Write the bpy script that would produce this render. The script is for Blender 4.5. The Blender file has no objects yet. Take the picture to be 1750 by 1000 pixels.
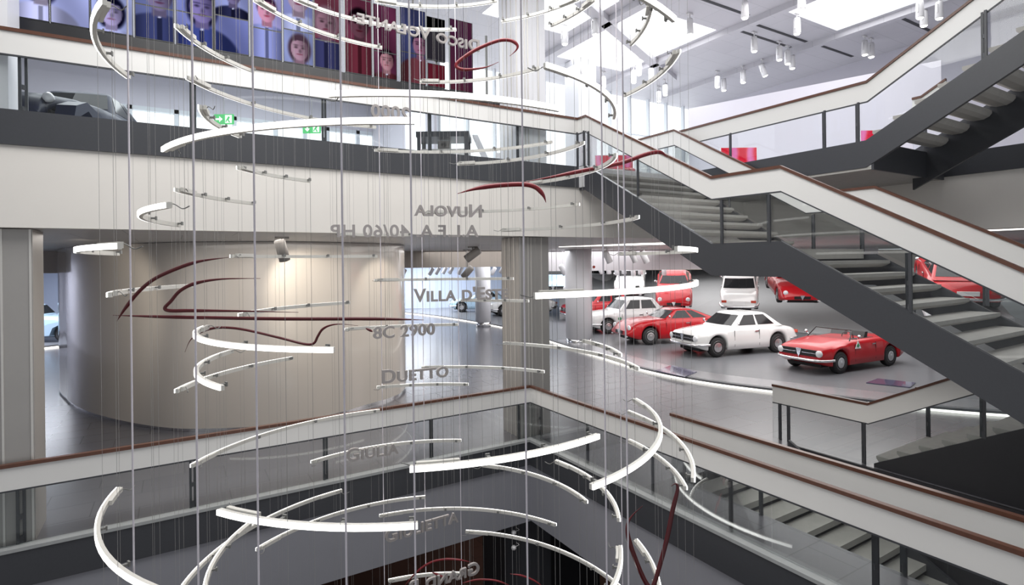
import bpy, bmesh, math, random
from mathutils import Vector, Matrix
random.seed(7)
scene = bpy.context.scene
COL = scene.collection
PI = math.pi
R = math.radians

# ------------------------------------------------------------------ camera
F_PX = 944.0                      # focal length in pixels of a 1750 px wide frame
SC, SS = 0.99993, -0.0118         # slight roll of the photograph
CAM = Vector((-6.117, -9.388, 3.6))
FWD = Vector((.5213, .8534, 0)); RGT = Vector((.8534, -.5213, 0)); UP = Vector((0, 0, 1))
cam_d = bpy.data.cameras.new('camera')
cam = bpy.data.objects.new('camera', cam_d)
COL.objects.link(cam)
cx_ = SC*RGT + SS*UP
cy_ = -SS*RGT + SC*UP
cz_ = -FWD
m = Matrix(((cx_.x, cy_.x, cz_.x, CAM.x), (cx_.y, cy_.y, cz_.y, CAM.y), (cx_.z, cy_.z, cz_.z, CAM.z), (0, 0, 0, 1)))
cam.matrix_world = m
cam_d.sensor_width = 36.0
cam_d.lens = F_PX/1750*36
cam_d.shift_y = -52/1750
cam_d.clip_start = .05; cam_d.clip_end = 300
scene.camera = cam

# ------------------------------------------------------------------ world, exposure, big lights
scene.view_settings.view_transform = 'Standard'
scene.view_settings.look = 'None'
scene.view_settings.gamma = 1
scene.view_settings.use_curve_mapping = False
scene.view_settings.exposure = 0.0
scene.cycles.transparent_max_bounces = 32
w = bpy.data.worlds.new('world'); scene.world = w; w.use_nodes = True
w.node_tree.nodes['Background'].inputs[0].default_value = (.93, .96, 1, 1)
w.node_tree.nodes['Background'].inputs[1].default_value = .5

def area(name, loc, size, energy, color=(1, 1, 1), rot=(0, 0, 0), size_y=None):
    d = bpy.data.lights.new(name, 'AREA'); d.energy = energy; d.color = color
    d.shape = 'RECTANGLE'; d.size = size; d.size_y = size_y or size
    o = bpy.data.objects.new(name, d); COL.objects.link(o); o.location = loc; o.rotation_euler = rot
    return o
def spot(name, loc, target, energy, angle=50, color=(1, 1, 1), blend=.6, radius=.06):
    d = bpy.data.lights.new(name, 'SPOT'); d.energy = energy; d.color = color
    d.spot_size = R(angle); d.spot_blend = blend; d.shadow_soft_size = radius
    o = bpy.data.objects.new(name, d); COL.objects.link(o); o.location = loc
    o.rotation_euler = (Vector(target)-Vector(loc)).to_track_quat('-Z', 'Y').to_euler()
    return o
area('void_fill_light', (-4, -4, 9.9), 6, 560, (1, .98, .95))  # added area lamp that lights the void from ceiling level
area('stair_daylight', (5.6, -3.5, 9.9), 5, 230, (1, .98, .98))
area('upper_hall_daylight', (7, 3.2, 9.9), 6, 230, (.96, .98, 1), size_y=5)
area('upper_walkway_light', (-5, 7, 9.8), 8, 620, (.93, .98, 1), size_y=8)
area('car_hall_light', (13, 2, 4.05), 9, 700, (1, .985, .975), size_y=9)
area('car_hall_rear_light', (13, 14, 4.05), 10, 800, (.98, .985, 1), size_y=9)
area('ramp_light', (21.4, 11.5, 4.05), 7, 330, (1, .99, .98), size_y=8)
area('blue_hall_light', (6, 27, 4.05), 9, 1700, (.90, .94, 1), size_y=7)
area('walkway_light', (2.5, 3.5, 4.08), 6, 200, (1, .96, .92), size_y=4)
area('column_fill_light', (5.0, 9.5, 4.08), 4, 150, (1, .98, .97), size_y=7)  # added fill lamp, brightens the white round column and nearby floor
area('drum_walk_light', (-4.5, 2.2, 4.08), 7, 150, (1, .94, .88), size_y=2.2)
area('left_hall_light', (-12.5, 22.5, 4.05), 4, 650, (.86, .9, 1), size_y=5)
area('lower_hall_light', (3, 5, -1.75), 6, 80, (1, .9, .82))
area('stairwell_fill_light', (2.4, -4.8, 1.6), 1.8, 24, (1, .97, .93), size_y=3)  # added fill lamp without a fixture, brightens the lower treads

# ------------------------------------------------------------------ pixel measurements -> points on known planes
def uv(u, v):
    du, dv = u-875., v-448.
    return SC*du+SS*dv, -SS*du+SC*dv
def ray(u, v):
    a, b = uv(u, v)
    return RGT*(a/F_PX)+FWD-UP*(b/F_PX)
def at_z(u, v, z):
    d = ray(u, v); return CAM+d*((z-CAM.z)/d.z)
def at_a(u, v, a):
    d = ray(u, v); return CAM+d*((a-CAM.x)/d.x)
def at_b(u, v, b):
    d = ray(u, v); return CAM+d*((b-CAM.y)/d.y)
def at_d(u, v, t):
    return CAM+ray(u, v)*t

# ------------------------------------------------------------------ object helpers
def tag(o, label=None, cat=None, group=None, kind=None):
    if label: o['label'] = label
    if cat: o['category'] = cat
    if group: o['group'] = group
    if kind: o['kind'] = kind
    return o
def empty(name, loc, label, cat, group=None, rz=0):
    o = bpy.data.objects.new(name, None); COL.objects.link(o); o.location = loc
    o.rotation_euler = (0, 0, rz); o.empty_display_size = .2
    return tag(o, label, cat, group)

class MB:
    """collects shapes, then links them as one mesh object"""
    def __init__(s): s.v = []; s.f = []; s.m = []; s.sm = []
    def add(s, vs, fs, mi=0, smooth=False):
        n = len(s.v); s.v += [tuple(p) for p in vs]
        for f in fs: s.f.append(tuple(n+i for i in f)); s.m.append(mi); s.sm.append(smooth)
        return s
    def box(s, x0, x1, y0, y1, z0, z1, mi=0):
        vs = [(x, y, z) for z in (z0, z1) for y in (y0, y1) for x in (x0, x1)]
        return s.add(vs, [(0, 2, 3, 1), (4, 5, 7, 6), (0, 1, 5, 4), (2, 6, 7, 3), (0, 4, 6, 2), (1, 3, 7, 5)], mi)
    def obox(s, c, ax, ay, az, mi=0):
        c, ax, ay, az = map(Vector, (c, ax, ay, az))
        vs = [c+ax*i+ay*j+az*k for k in (-1, 1) for j in (-1, 1) for i in (-1, 1)]
        return s.add(vs, [(0, 2, 3, 1), (4, 5, 7, 6), (0, 1, 5, 4), (2, 6, 7, 3), (0, 4, 6, 2), (1, 3, 7, 5)], mi)
    def prism(s, pts, d, mi=0):
        """polygon of 3-D points pushed along vector d"""
        n = len(pts); d = Vector(d); P = [Vector(p) for p in pts]
        return s.add(P+[p+d for p in P], [tuple(range(n))[::-1], tuple(range(n, 2*n))]+[(i, (i+1) % n, (i+1) % n+n, i+n) for i in range(n)], mi)
    def ribbon(s, top, bot, w, mi=0):
        """wall-like strip between two paths (same plan), width w, mitred in plan"""
        T = [Vector(p) for p in top]; B = [Vector(p) for p in bot]; n = len(T); vs = []
        for i in range(n):
            ds = []
            if i > 0: ds.append((T[i]-T[i-1]).xy)
            if i < n-1: ds.append((T[i+1]-T[i]).xy)
            ds = [q.normalized() for q in ds if q.length > 1e-6]
            ns = [Vector((-q.y, q.x)) for q in ds]
            nn = sum(ns, Vector((0, 0))); nn.normalize()
            k = 1/max(.3, nn.dot(ns[0])); o = Vector((nn.x, nn.y, 0))*(w/2*k)
            vs += [T[i]+o, T[i]-o, B[i]-o, B[i]+o]
        fs = [(3, 2, 1, 0), tuple(4*(n-1)+j for j in range(4))]
        for i in range(n-1):
            for j in range(4):
                fs.append((4*i+j, 4*i+(j+1) % 4, 4*i+4+(j+1) % 4, 4*i+4+j))
        return s.add(vs, fs, mi)
    def tube(s, pts, r, seg=8, mi=0, closed=False, smooth=True):
        P = [Vector(p) for p in pts]; n = len(P); rr = r if isinstance(r, (list, tuple)) else [r]*n
        vs = []; prev = None
        for i in range(n):
            t = (P[min(i+1, n-1)]-P[max(i-1, 0)]).normalized()
            if prev is None:
                prev = t.cross(Vector((0, 0, 1)))
                if prev.length < .05: prev = t.cross(Vector((1, 0, 0)))
            prev = (prev-t*prev.dot(t)).normalized(); b = t.cross(prev)
            vs += [P[i]+(prev*math.cos(2*PI*k/seg)+b*math.sin(2*PI*k/seg))*rr[i] for k in range(seg)]
        fs = [(i*seg+k, i*seg+(k+1) % seg, (i+1)*seg+(k+1) % seg, (i+1)*seg+k) for i in range(n-1) for k in range(seg)]
        s.add(vs, fs, mi, smooth)
        return s.add(vs[:seg]+vs[-seg:], [tuple(range(seg))[::-1], tuple(range(seg, 2*seg))], mi)
    def lathe(s, prof, c, axis, seg=20, mi=0, smooth=True):
        """prof: (radius, distance along axis)"""
        c = Vector(c); ax = Vector(axis).normalized()
        p = ax.cross(Vector((0, 0, 1)))
        if p.length < .05: p = Vector((1, 0, 0))
        p.normalize(); q = ax.cross(p); n = len(prof); vs = []
        for r, h in prof:
            vs += [c+ax*h+(p*math.cos(2*PI*k/seg)+q*math.sin(2*PI*k/seg))*r for k in range(seg)]
        fs = [(i*seg+k, i*seg+(k+1) % seg, (i+1)*seg+(k+1) % seg, (i+1)*seg+k) for i in range(n-1) for k in range(seg)]
        if prof[0][0] > 1e-4: fs.append(tuple(range(seg))[::-1])
        if prof[-1][0] > 1e-4: fs.append(tuple((n-1)*seg+k for k in range(seg)))
        return s.add(vs, fs, mi, smooth)
    def build(s, name, mats, parent=None, loc=None, label=None):
        me = bpy.data.meshes.new(name)
        v = s.v if loc is None else [tuple(Vector(p)-Vector(loc)) for p in s.v]
        me.from_pydata(v, [], s.f)
        for k in (mats if isinstance(mats, (list, tuple)) else [mats]): me.materials.append(k)
        me.polygons.foreach_set('material_index', s.m); me.polygons.foreach_set('use_smooth', s.sm)
        bm = bmesh.new(); bm.from_mesh(me); bmesh.ops.recalc_face_normals(bm, faces=bm.faces); bm.to_mesh(me); bm.free()
        me.update()
        o = bpy.data.objects.new(name, me); COL.objects.link(o)
        if loc is not None: o.location = loc
        if parent:
            o.parent = parent
            if loc is None:   # world coordinates given: express them in the parent's frame
                o.matrix_parent_inverse = parent_inv(parent)
        if label: o['label'] = label
        return o
def parent_inv(p):
    M = Matrix.LocRotScale(p.location, p.rotation_euler, p.scale)
    q = p.parent
    if q: M = parent_world(q)@p.matrix_parent_inverse@M
    return M.inverted()
def parent_world(p):
    M = Matrix.LocRotScale(p.location, p.rotation_euler, p.scale)
    if p.parent: M = parent_world(p.parent)@p.matrix_parent_inverse@M
    return M
def struct(name, mb, mat):
    o = mb.build(name, mat); o['kind'] = 'structure'; return o

# ------------------------------------------------------------------ materials
def mat(name, col, rough=.5, metal=0., spec=.5, coat=0., noise=0., nscale=6., bump=0., emit=None, estr=0.):
    m = bpy.data.materials.new(name); m.use_nodes = True; nt = m.node_tree; p = nt.nodes['Principled BSDF']
    p.inputs['Base Color'].default_value = (*col, 1); p.inputs['Roughness'].default_value = rough
    p.inputs['Metallic'].default_value = metal; p.inputs['Specular IOR Level'].default_value = spec
    p.inputs['Coat Weight'].default_value = coat; p.inputs['Coat Roughness'].default_value = .05
    if emit: p.inputs['Emission Color'].default_value = (*emit, 1); p.inputs['Emission Strength'].default_value = estr
    if noise or bump:
        tc = nt.nodes.new('ShaderNodeTexCoord'); nz = nt.nodes.new('ShaderNodeTexNoise')
        nz.inputs['Scale'].default_value = nscale; nz.inputs['Detail'].default_value = 6
        nt.links.new(tc.outputs['Object'], nz.inputs['Vector'])
        if noise:
            mx = nt.nodes.new('ShaderNodeMix'); mx.data_type = 'RGBA'
            mx.inputs[6].default_value = (*[c*(1-noise) for c in col], 1); mx.inputs[7].default_value = (*[min(1, c*(1+noise)) for c in col], 1)
            nt.links.new(nz.outputs['Fac'], mx.inputs[0]); nt.links.new(mx.outputs[2], p.inputs['Base Color'])
        if bump:
            bp = nt.nodes.new('ShaderNodeBump'); bp.inputs['Strength'].default_value = bump; bp.inputs['Distance'].default_value = .01
            nt.links.new(nz.outputs['Fac'], bp.inputs['Height']); nt.links.new(bp.outputs[0], p.inputs['Normal'])
    return m
def emis(name, col, s):
    m = bpy.data.materials.new(name); m.use_nodes = True; nt = m.node_tree; nt.nodes.clear()
    o = nt.nodes.new('ShaderNodeOutputMaterial'); e = nt.nodes.new('ShaderNodeEmission')
    e.inputs[0].default_value = (*col, 1); e.inputs[1].default_value = s
    nt.links.new(e.outputs[0], o.inputs[0]); return m
def glass(name, tint=(.96, .98, .98), refl=.5):
    m = bpy.data.materials.new(name); m.use_nodes = True; nt = m.node_tree; nt.nodes.clear()
    o = nt.nodes.new('ShaderNodeOutputMaterial'); t = nt.nodes.new('ShaderNodeBsdfTransparent'); g = nt.nodes.new('ShaderNodeBsdfGlossy')
    t.inputs[0].default_value = (*tint, 1); g.inputs['Roughness'].default_value = .01
    fr = nt.nodes.new('ShaderNodeFresnel'); fr.inputs[0].default_value = 1.5
    mu = nt.nodes.new('ShaderNodeMath'); mu.operation = 'MULTIPLY'; mu.inputs[1].default_value = refl
    mx = nt.nodes.new('ShaderNodeMixShader')
    nt.links.new(fr.outputs[0], mu.inputs[0]); nt.links.new(mu.outputs[0], mx.inputs[0])
    nt.links.new(t.outputs[0], mx.inputs[1]); nt.links.new(g.outputs[0], mx.inputs[2]); nt.links.new(mx.outputs[0], o.inputs[0])
    return m
def tiles(name, c1, c2, mortar, sx, sy, rough, msize=.004, spec=.5, rot=0):
    m = mat(name, c1, rough, spec=spec); nt = m.node_tree; p = nt.nodes['Principled BSDF']
    tc = nt.nodes.new('ShaderNodeTexCoord'); mp = nt.nodes.new('ShaderNodeMapping'); mp.inputs['Rotation'].default_value = rot if isinstance(rot, tuple) else (0, 0, rot)
    br = nt.nodes.new('ShaderNodeTexBrick'); br.offset = .5
    br.inputs['Color1'].default_value = (*c1, 1); br.inputs['Color2'].default_value = (*c2, 1); br.inputs['Mortar'].default_value = (*mortar, 1)
    br.inputs['Scale'].default_value = 1; br.inputs['Mortar Size'].default_value = msize
    br.inputs['Brick Width'].default_value = sx; br.inputs['Row Height'].default_value = sy
    nz = nt.nodes.new('ShaderNodeTexNoise'); nz.inputs['Scale'].default_value = 3; nz.inputs['Detail'].default_value = 7
    mr = nt.nodes.new('ShaderNodeMapRange'); mr.inputs[3].default_value = rough*.92; mr.inputs[4].default_value = rough*1.1
    nt.links.new(tc.outputs['Object'], mp.inputs[0]); nt.links.new(mp.outputs[0], br.inputs['Vector'])
    nt.links.new(tc.outputs['Object'], nz.inputs['Vector']); nt.links.new(nz.outputs[0], mr.inputs[0]); nt.links.new(mr.outputs[0], p.inputs['Roughness'])
    nt.links.new(br.outputs['Color'], p.inputs['Base Color']); return m

M = dict(
    floor=tiles('dark_stone_tile', (.125, .123, .138), (.138, .136, .15), (.09, .089, .1), 1.2, .6, .25, .008),
    floor0=tiles('red_brown_stone_tile', (.06, .035, .03), (.075, .042, .036), (.03, .02, .02), 1.2, .6, .2),
    platform=mat('grey_resin_floor', (.185, .19, .205), .28, noise=.08, nscale=2),
    beige=mat('beige_plaster', (.70, .67, .63), .6, noise=.02, nscale=3),
    greyfascia=mat('blue_grey_plaster', (.25, .252, .28), .6, noise=.04, nscale=3),
    dark=mat('anthracite_steel', (.045, .047, .054), .42, noise=.1, nscale=40),
    darker=mat('black_panel', (.02, .02, .024), .5, noise=.1, nscale=10),
    white=mat('white_lacquer', (.73, .72, .70), .35, noise=.01, nscale=4),
    wood=mat('brown_leather_grip', (.105, .042, .025), .35, noise=.25, nscale=18),
    conc=mat('grey_concrete', (.40, .385, .36), .75, noise=.14, nscale=9, bump=.2),
    platform_light=mat('pale_grey_ramp', (.42, .425, .44), .4, noise=.05, nscale=2),
    drum=mat('glossy_beige_lacquer', (.56, .52, .475), .16, coat=.6, noise=.01, nscale=2),
    column=mat('ribbed_greige_metal', (.36, .345, .33), .4, metal=.3, noise=.05, nscale=3),
    colw=mat('white_column_paint', (.74, .74, .77), .4, noise=.02, nscale=3),
    ceil=tiles('white_ceiling_panel', (.58, .57, .61), (.60, .59, .63), (.45, .45, .48), 1.35, .65, .5, .006),
    ceil1=tiles('grey_ceiling_panel', (.55, .54, .53), (.57, .56, .55), (.35, .35, .35), 1.5, 1.5, .5, .008),
    wallw=mat('lilac_white_wall', (.62, .605, .67), .6, noise=.02, nscale=2),
    wallb=mat('pale_blue_wall', (.60, .68, .84), .6, noise=.03, nscale=1.5),
    header=mat('warm_grey_bulkhead', (.43, .385, .345), .6, noise=.02, nscale=3),
    headerw=mat('pale_bulkhead', (.68, .66, .68), .6, noise=.02, nscale=3),
    ramp=mat('grey_ramp_floor', (.36, .365, .375), .4, noise=.06, nscale=1.2),
    red=mat('deep_red_lacquer', (.085, .007, .010), .3, noise=.05, nscale=10),
    red_lit=mat('deep_red_lacquer_lit', (.19, .012, .018), .3, noise=.05, nscale=10),  # same lacquer as the deep red, stronger light put into the colour
    alu=mat('satin_aluminium', (.62, .60, .57), .35, metal=.5, noise=.04, nscale=20),
    strip=mat('pale_strip_housing', (.66, .645, .60), .4, metal=.15, noise=.03, nscale=20),
    clip=mat('grey_plastic', (.20, .20, .19), .5, noise=.1, nscale=30),
    cord=mat('pale_textile_cord', (.70, .66, .71), .5, noise=.06, nscale=60),
    wire=mat('steel_wire', (.33, .32, .31), .45, metal=.2, noise=.05, nscale=50),
    letter=mat('greige_letter_metal', (.39, .36, .35), .4, metal=.2, noise=.03, nscale=20),
    led=emis('led_diffuser', (1, .985, .95), 3.2),
    glow=emis('light_strip', (1, .97, .90), 2.5),
    sky=emis('skylight_daylight', (.98, .99, 1), 3.2),
    window=emis('bright_window_daylight', (.93, .97, 1), 1.7),
    lens=emis('lamp_lens', (1, .96, .9), 8),
    lamp=mat('white_lamp_metal', (.75, .74, .75), .35, noise=.02, nscale=10),
    glampbody=mat('grey_lamp_metal', (.26, .245, .23), .4, noise=.05, nscale=10),
    glass=glass('clear_rail_glass', (.95, .965, .965), .55),
    fglass=glass('facade_glass', (.95, .97, .98), .4),
    frame=mat('pale_window_frame', (.70, .74, .78), .4, noise=.03, nscale=5),
    tyre=mat('black_rubber', (.015, .015, .016), .7, noise=.1, nscale=20),
    chrome=mat('polished_chrome', (.78, .78, .79), .14, metal=1, noise=.01, nscale=5),
    hub=mat('silver_hubcap', (.62, .62, .63), .25, metal=.8, noise=.02, nscale=10),
    cglass=mat('dark_car_glass', (.018, .02, .022), .08, spec=.35, noise=.05, nscale=3),
    silver=mat('brushed_metal_band', (.42, .42, .44), .25, metal=.6, noise=.05, nscale=4),
    trim=mat('black_car_trim', (.012, .012, .013), .45, noise=.1, nscale=20),
    lampglass=mat('headlamp_glass', (.75, .76, .78), .08, coat=.8, noise=.02, nscale=8),
    amber=mat('red_tail_lamp', (.5, .06, .03), .2, coat=.5, noise=.05, nscale=9),
    carw=mat('white_car_paint', (.80, .80, .79), .22, coat=.8, noise=.005, nscale=3),
    carr=mat('red_car_paint', (.42, .007, .013), .28, spec=.35, coat=.3, noise=.02, nscale=3),
    carb=mat('pale_blue_car_paint', (.40, .55, .68), .25, coat=.8, noise=.01, nscale=3),
    carn=mat('navy_car_paint', (.008, .013, .04), .4, spec=.25, noise=.03, nscale=3),
    green=emis('exit_sign_green', (.12, .62, .22), 1.2),
    signw=emis('exit_sign_white', (.9, 1, .92), 1.4),
    clover=mat('green_enamel', (.02, .25, .08), .4, noise=.02, nscale=9),
    badge=mat('white_enamel', (.8, .8, .8), .4, noise=.01, nscale=9),
    black=mat('screen_bezel_black', (.012, .012, .014), .35, noise=.1, nscale=20),
    label_panel=mat('dark_violet_glass_panel', (.13, .12, .2), .12, coat=.6, noise=.1, nscale=4),
)

# ------------------------------------------------------------------ SETTING: slabs, floors, fascias, ceilings
ZF, ZS, ZD = 5.62, 4.12, 5.18       # upper floor level, soffit, bottom of its dark edge band
f1 = MB()
f1.box(-16, 30, 0, 40, -.5, 0)                       # main floor beyond the void
f1.box(0, .92, -12, 0, -.5, 0)                       # strip beside the stair well
f1.box(.92, 4.05, -3.05, 0, -.5, 0)
f1.box(4.05, 30, -14, 0, -.5, 0)
struct('floor', f1, M['floor'])
fd = MB(); fd.box(-11, -.02, .0, .05, -.5, -.02); fd.box(-.02, .05, -12, .05, -.5, -.02)
struct('trim_1', MB().box(-11, .04, -.035, -.001, -.5, -.03).box(-.035, -.001, -12, -.035, -.5, -.03), M['dark'])
struct('trim_2', MB().box(-11, .06, -.05, .1, -.03, .015).box(-.05, .1, -12, -.05, -.03, .015), mat('grey_stone_edge', (.33, .34, .34), .45, noise=.08, nscale=12))
struct('wall_lower_fascia', MB().box(-11, 0, .0, .15, -1.65, -.5).box(.0, .15, -12, .0, -1.65, -.5), M['greyfascia'])
struct('ceiling_lower', MB().box(-12, 25, .15, 25, -1.65, -1.6).box(.15, 25, -12, .15, -1.65, -1.6), M['ceil1'])
struct('floor_lower', MB().box(-16, 20, -16, 25, -5.75, -5.65), M['floor0'])
struct('wall_lower_back', MB().box(-16, 20, 14, 14.2, -5.65, -1.65), mat('red_brown_wall', (.09, .055, .045), .35, noise=.1, nscale=2))
struct('wall_lower_dark', MB().box(.75, 2.2, .5, 3.5, -5.65, -1.65), M['darker'])
struct('wall_lower_right', MB().box(8, 8.2, -14, 14, -5.65, -1.65), mat('brown_panel_wall', (.11, .075, .055), .4, noise=.1, nscale=2))
struct('wall_stairwell', MB().box(4.02, 4.06, -12, -3.05, -5.65, -.0).box(.95, 4.05, -3.05, -3.02, -5.65, -.02), M['darker'])
# upper storey
f2 = MB()
f2.box(-16, 16, 0, 20, ZD, ZF)
f2.box(1.3, 4.15, -.2, 0, ZD, ZF)
f2.box(4.15, 6.9, -4.5, 0, ZD, ZF)
f2.box(6.9, 16, -14, 0, ZD, ZF)
struct('floor_upper', f2, mat('pale_stone_floor', (.58, .58, .59), .35, noise=.05, nscale=2))
struct('trim_3', MB().box(-11, 1.3, -.04, -.001, ZD, ZF+.01).box(6.86, 6.899, -14, -4.5, ZD, ZF).box(4.15, 6.86, -4.54, -4.501, ZD-.06, ZF-.02), M['dark'])
struct('wall_beam', MB().box(-11, 3.2, .0, .16, ZS, ZD).box(6.9, 7.05, -14, .0, ZS, ZD).box(3.2, 6.9, .0, .16, ZS, ZD), M['beige'])
struct('ceiling_middle', MB().box(-16, 30, .16, 40, ZS, ZS+.05).box(7.05, 30, -14, .16, ZS, ZS+.05), M['ceil1'])
struct('wall_platform_soffit', MB().box(4.15, 6.88, -4.5, -.01, ZD-.05, ZD-.001), M['conc'])
# top ceiling with skylights: a grid of panels around the openings
ZC = 10.1
SKY = [(-7.5, -4.9, -6.5, -1.2), (-4.1, -1.5, -6.5, -1.2), (.8, 3.45, .95, 3.3), (4.3, 7.05, .9, 4.8), (7.56, 10.1, -3.4, -.8), (.8, 3.45, -6.5, -2.2)]  # those out of view, over void and stairs, are added for light
xs = sorted({-16, 18, *[q for s in SKY for q in s[:2]]}); ys = sorted({-14, 20, *[q for s in SKY for q in s[2:]]})
cm = MB(); sk = []
for i in range(len(xs)-1):
    for j in range(len(ys)-1):
        xm, ym = (xs[i]+xs[i+1])/2, (ys[j]+ys[j+1])/2
        if not any(s[0] < xm < s[1] and s[2] < ym < s[3] for s in SKY):
            cm.box(xs[i], xs[i+1], ys[j], ys[j+1], ZC, ZC+.12)
struct('ceiling', cm, M['ceil'])
for n, s in enumerate(SKY):
    o = struct('window_%d' % (n+1), MB().box(s[0]-.05, s[1]+.05, s[2]-.05, s[3]+.05, ZC+.02, ZC+.06), M['sky'])
# ceiling beams (toward -b) and recessed air slots
def beam(p, q, w, h, z):
    p = Vector((*p, z)); q = Vector((*q, z)); return MB().ribbon([p, q], [p-Vector((0, 0, h)), q-Vector((0, 0, h))], w)
for n, (p, q, wd) in enumerate([((7.3, 9), (7.3, -8), .22), ((10.35, 6), (10.35, -8), .2), ((2.4, 1.25), (9.0, 4.3), .3), ((3.87, 9), (3.87, -8), .2)]):
    struct('trim_%d' % (20+n), beam(p, q, wd, .16, ZC), M['ceil'])
for n, (x0, x1, y) in enumerate([(7.6, 10.1, .05), (7.6, 10.1, .55), (4.4, 7, -.2), (10.6, 12.6, .0), (10.6, 12.6, -2.2)]):
    struct('trim_%d' % (30+n), MB().box(x0, x1, y, y+.09, ZC-.012, ZC-.002), M['darker'])

# walls of the upper hall
struct('wall_upper_right', MB().box(13.2, 13.4, -14, 6.7, ZF, ZC), M['wallw'])
struct('wall_upper_left_back', MB().box(-16, -8.2, 13, 13.2, ZF, ZC).box(-8.2, 1.0, 13, 13.2, 9.02, ZC), M['wallw'])
# left-hand window band of the upper hall (bright daylight behind frames)
struct('window_10', MB().box(-8.2, 1.0, 13.25, 13.3, ZF, 9.02), M['window'])
wf = MB()
for x in (-8.2, -7.35, -6.0, -5.5, -4.2, -2.8, -1.75, -.9, .3, 1.0): wf.box(x-.07, x+.07, 13.0, 13.2, ZF, 9.02)
wf.box(-8.2, 1.0, 13.0, 13.2, 8.88, 9.02); wf.box(-8.2, 1.0, 13.05, 13.15, 7.9, 7.98)
struct('trim_40', wf, M['frame'])
# bright glazed facade of the upper hall
struct('window_11', MB().box(1.0, 13.4, 6.95, 7.0, ZF, ZC), M['window'])
ff = MB()
x = 1.1
while x < 13.3:
    ff.box(x-.03, x+.03, 6.7, 6.85, ZF, ZC); x += 1.02
for z in (7.0, 8.6): ff.box(1.0, 13.2, 6.72, 6.82, z-.02, z+.02)
struct('trim_41', ff, M['frame'])
struct('wall_upper_return', MB().box(.9, 1.0, 6.7, 13, 8.9, ZC).box(.9, 1.0, 6.7, 7.4, ZF, 8.9).box(.9, 1.0, 9.4, 13, ZF, 8.9), M['wallw'])
struct('window_13', MB().box(.96, .98, 7.4, 9.4, ZF, 8.9), M['window'])
# free-standing partition wall in the upper hall
pA, pB = Vector((7.36, 2.15, 0)), Vector((9.3, -3.6, 0)); 
struct('wall_partition', MB().ribbon([pA+UP*8.2, pB+UP*8.2], [pA+UP*ZF, pB+UP*ZF], .2), M['wallw'])

# middle storey: bulkheads and back walls, laid out along polylines
def wall_line(name, pts, z0, z1, w, mt):
    P = [Vector((p[0], p[1], 0)) for p in pts]
    return struct(name, MB().ribbon([p+UP*z1 for p in P], [p+UP*z0 for p in P], w), mt)
def pd(u, d):
    p = at_d(u, 448, d); return (p.x, p.y)
wall_line('wall_bulkhead_left', [pd(-60, 18.5), pd(60, 18), pd(126, 17.2)], 3.42, ZS, .12, M['header'])
wall_line('wall_bulkhead_centre', [pd(640, 24), pd(760, 24), pd(880, 24.5)], 3.4, ZS, .12, M['header'])
wall_line('wall_bulkhead_right', [pd(900, 26), pd(1010, 26), pd(1120, 26.5), pd(1260, 27.5), pd(1500, 27)], 3.15, ZS, .12, M['headerw'])
wall_line('wall_bulkhead_rear', [pd(930, 37), pd(1300, 37), pd(1700, 35)], 2.95, ZS, .12, M['header'])
wall_line('wall_back_left', [pd(-200, 31), pd(150, 31), pd(420, 40)], 0, ZS, .15, M['wallb'])
wall_line('wall_back_blue', [pd(560, 44), pd(760, 44), pd(960, 43)], 0, ZS, .15, M['wallb'])
wall_line('wall_back_right', [pd(960, 43), pd(1200, 42), pd(1600, 40), pd(2000, 34)], 0, ZS, .15, mat('dark_grey_wall', (.16, .165, .175), .6, noise=.03, nscale=2))
wall_line('wall_far_left', [(-15.9, 0.3), (-15.9, 38)], 0, ZS, .15, M['wallw'])

# bright light slot in the middle-storey ceiling
struct('trim_42', MB().prism([Vector((*pd(955, 19.2), ZS-.02)), Vector((*pd(1210, 17), ZS-.02)), Vector((*pd(1210, 15.6), ZS-.02)), Vector((*pd(1100, 16.4), ZS-.02))], (0, 0, .015)), M['glow'])
struct('trim_43', MB().box(7.4, 7.6, -9, -4.2, ZS-.02, ZS-.004), M['glow'])

# glossy beige drum
def catmull(P, n, closed=True):
    out = []; N = len(P)
    for i in range(N if closed else N-1):
        p = [Vector(P[(i+k-1) % N]) if closed else Vector(P[min(max(i+k-1, 0), N-1)]) for k in range(4)]
        for j in range(n):
            t = j/n
            out.append(.5*((2*p[1])+(-p[0]+p[2])*t+(2*p[0]-5*p[1]+4*p[2]-p[3])*t*t+(-p[0]+3*p[1]-3*p[2]+p[3])*t**3))
    if not closed: out.append(Vector(P[-1]))
    return out
dp = catmull([(-9.0, 11.6, 0), (-8.72, 9.9, 0), (-8.15, 8.0, 0), (-7.35, 6.35, 0), (-6.4, 4.95, 0), (-5.55, 4.25, 0), (-4.2, 3.72, 0), (-2.9, 3.92, 0), (-2.1, 4.3, 0),
              (-1.4, 4.62, 0), (-.85, 5.1, 0), (-.4, 6.0, 0), (-.28, 7.2, 0), (-.7, 9, 0), (-1.8, 11, 0), (-3.6, 12.5, 0), (-6, 13, 0), (-8.1, 12.8, 0)], 6)
dr = empty('pavilion_drum', (-4.6, 8.2, 0), 'big glossy beige curved drum pavilion on the dark tiled floor behind the lower balcony', 'pavilion')
def shell(pts, z0, z1, off=0):
    n = len(pts); c = sum(pts, Vector((0, 0, 0)))/n
    P = [p+(p-c).normalized()*off for p in pts]
    return MB().add([(p.x, p.y, z0) for p in P]+[(p.x, p.y, z1) for p in P], [(i, (i+1) % n, (i+1) % n+n, i+n) for i in range(n)], 0, True).add(
        [(p.x, p.y, z0) for p in P]+[(p.x, p.y, z1) for p in P], [tuple(range(n))[::-1], tuple(range(n, 2*n))])
shell(dp, .08, ZS-.01).build('drum_wall', M['drum'], dr)
shell(dp, 0, .08, -.05).build('plinth', M['chrome'], dr, label='reflective metal plinth ring')

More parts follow.
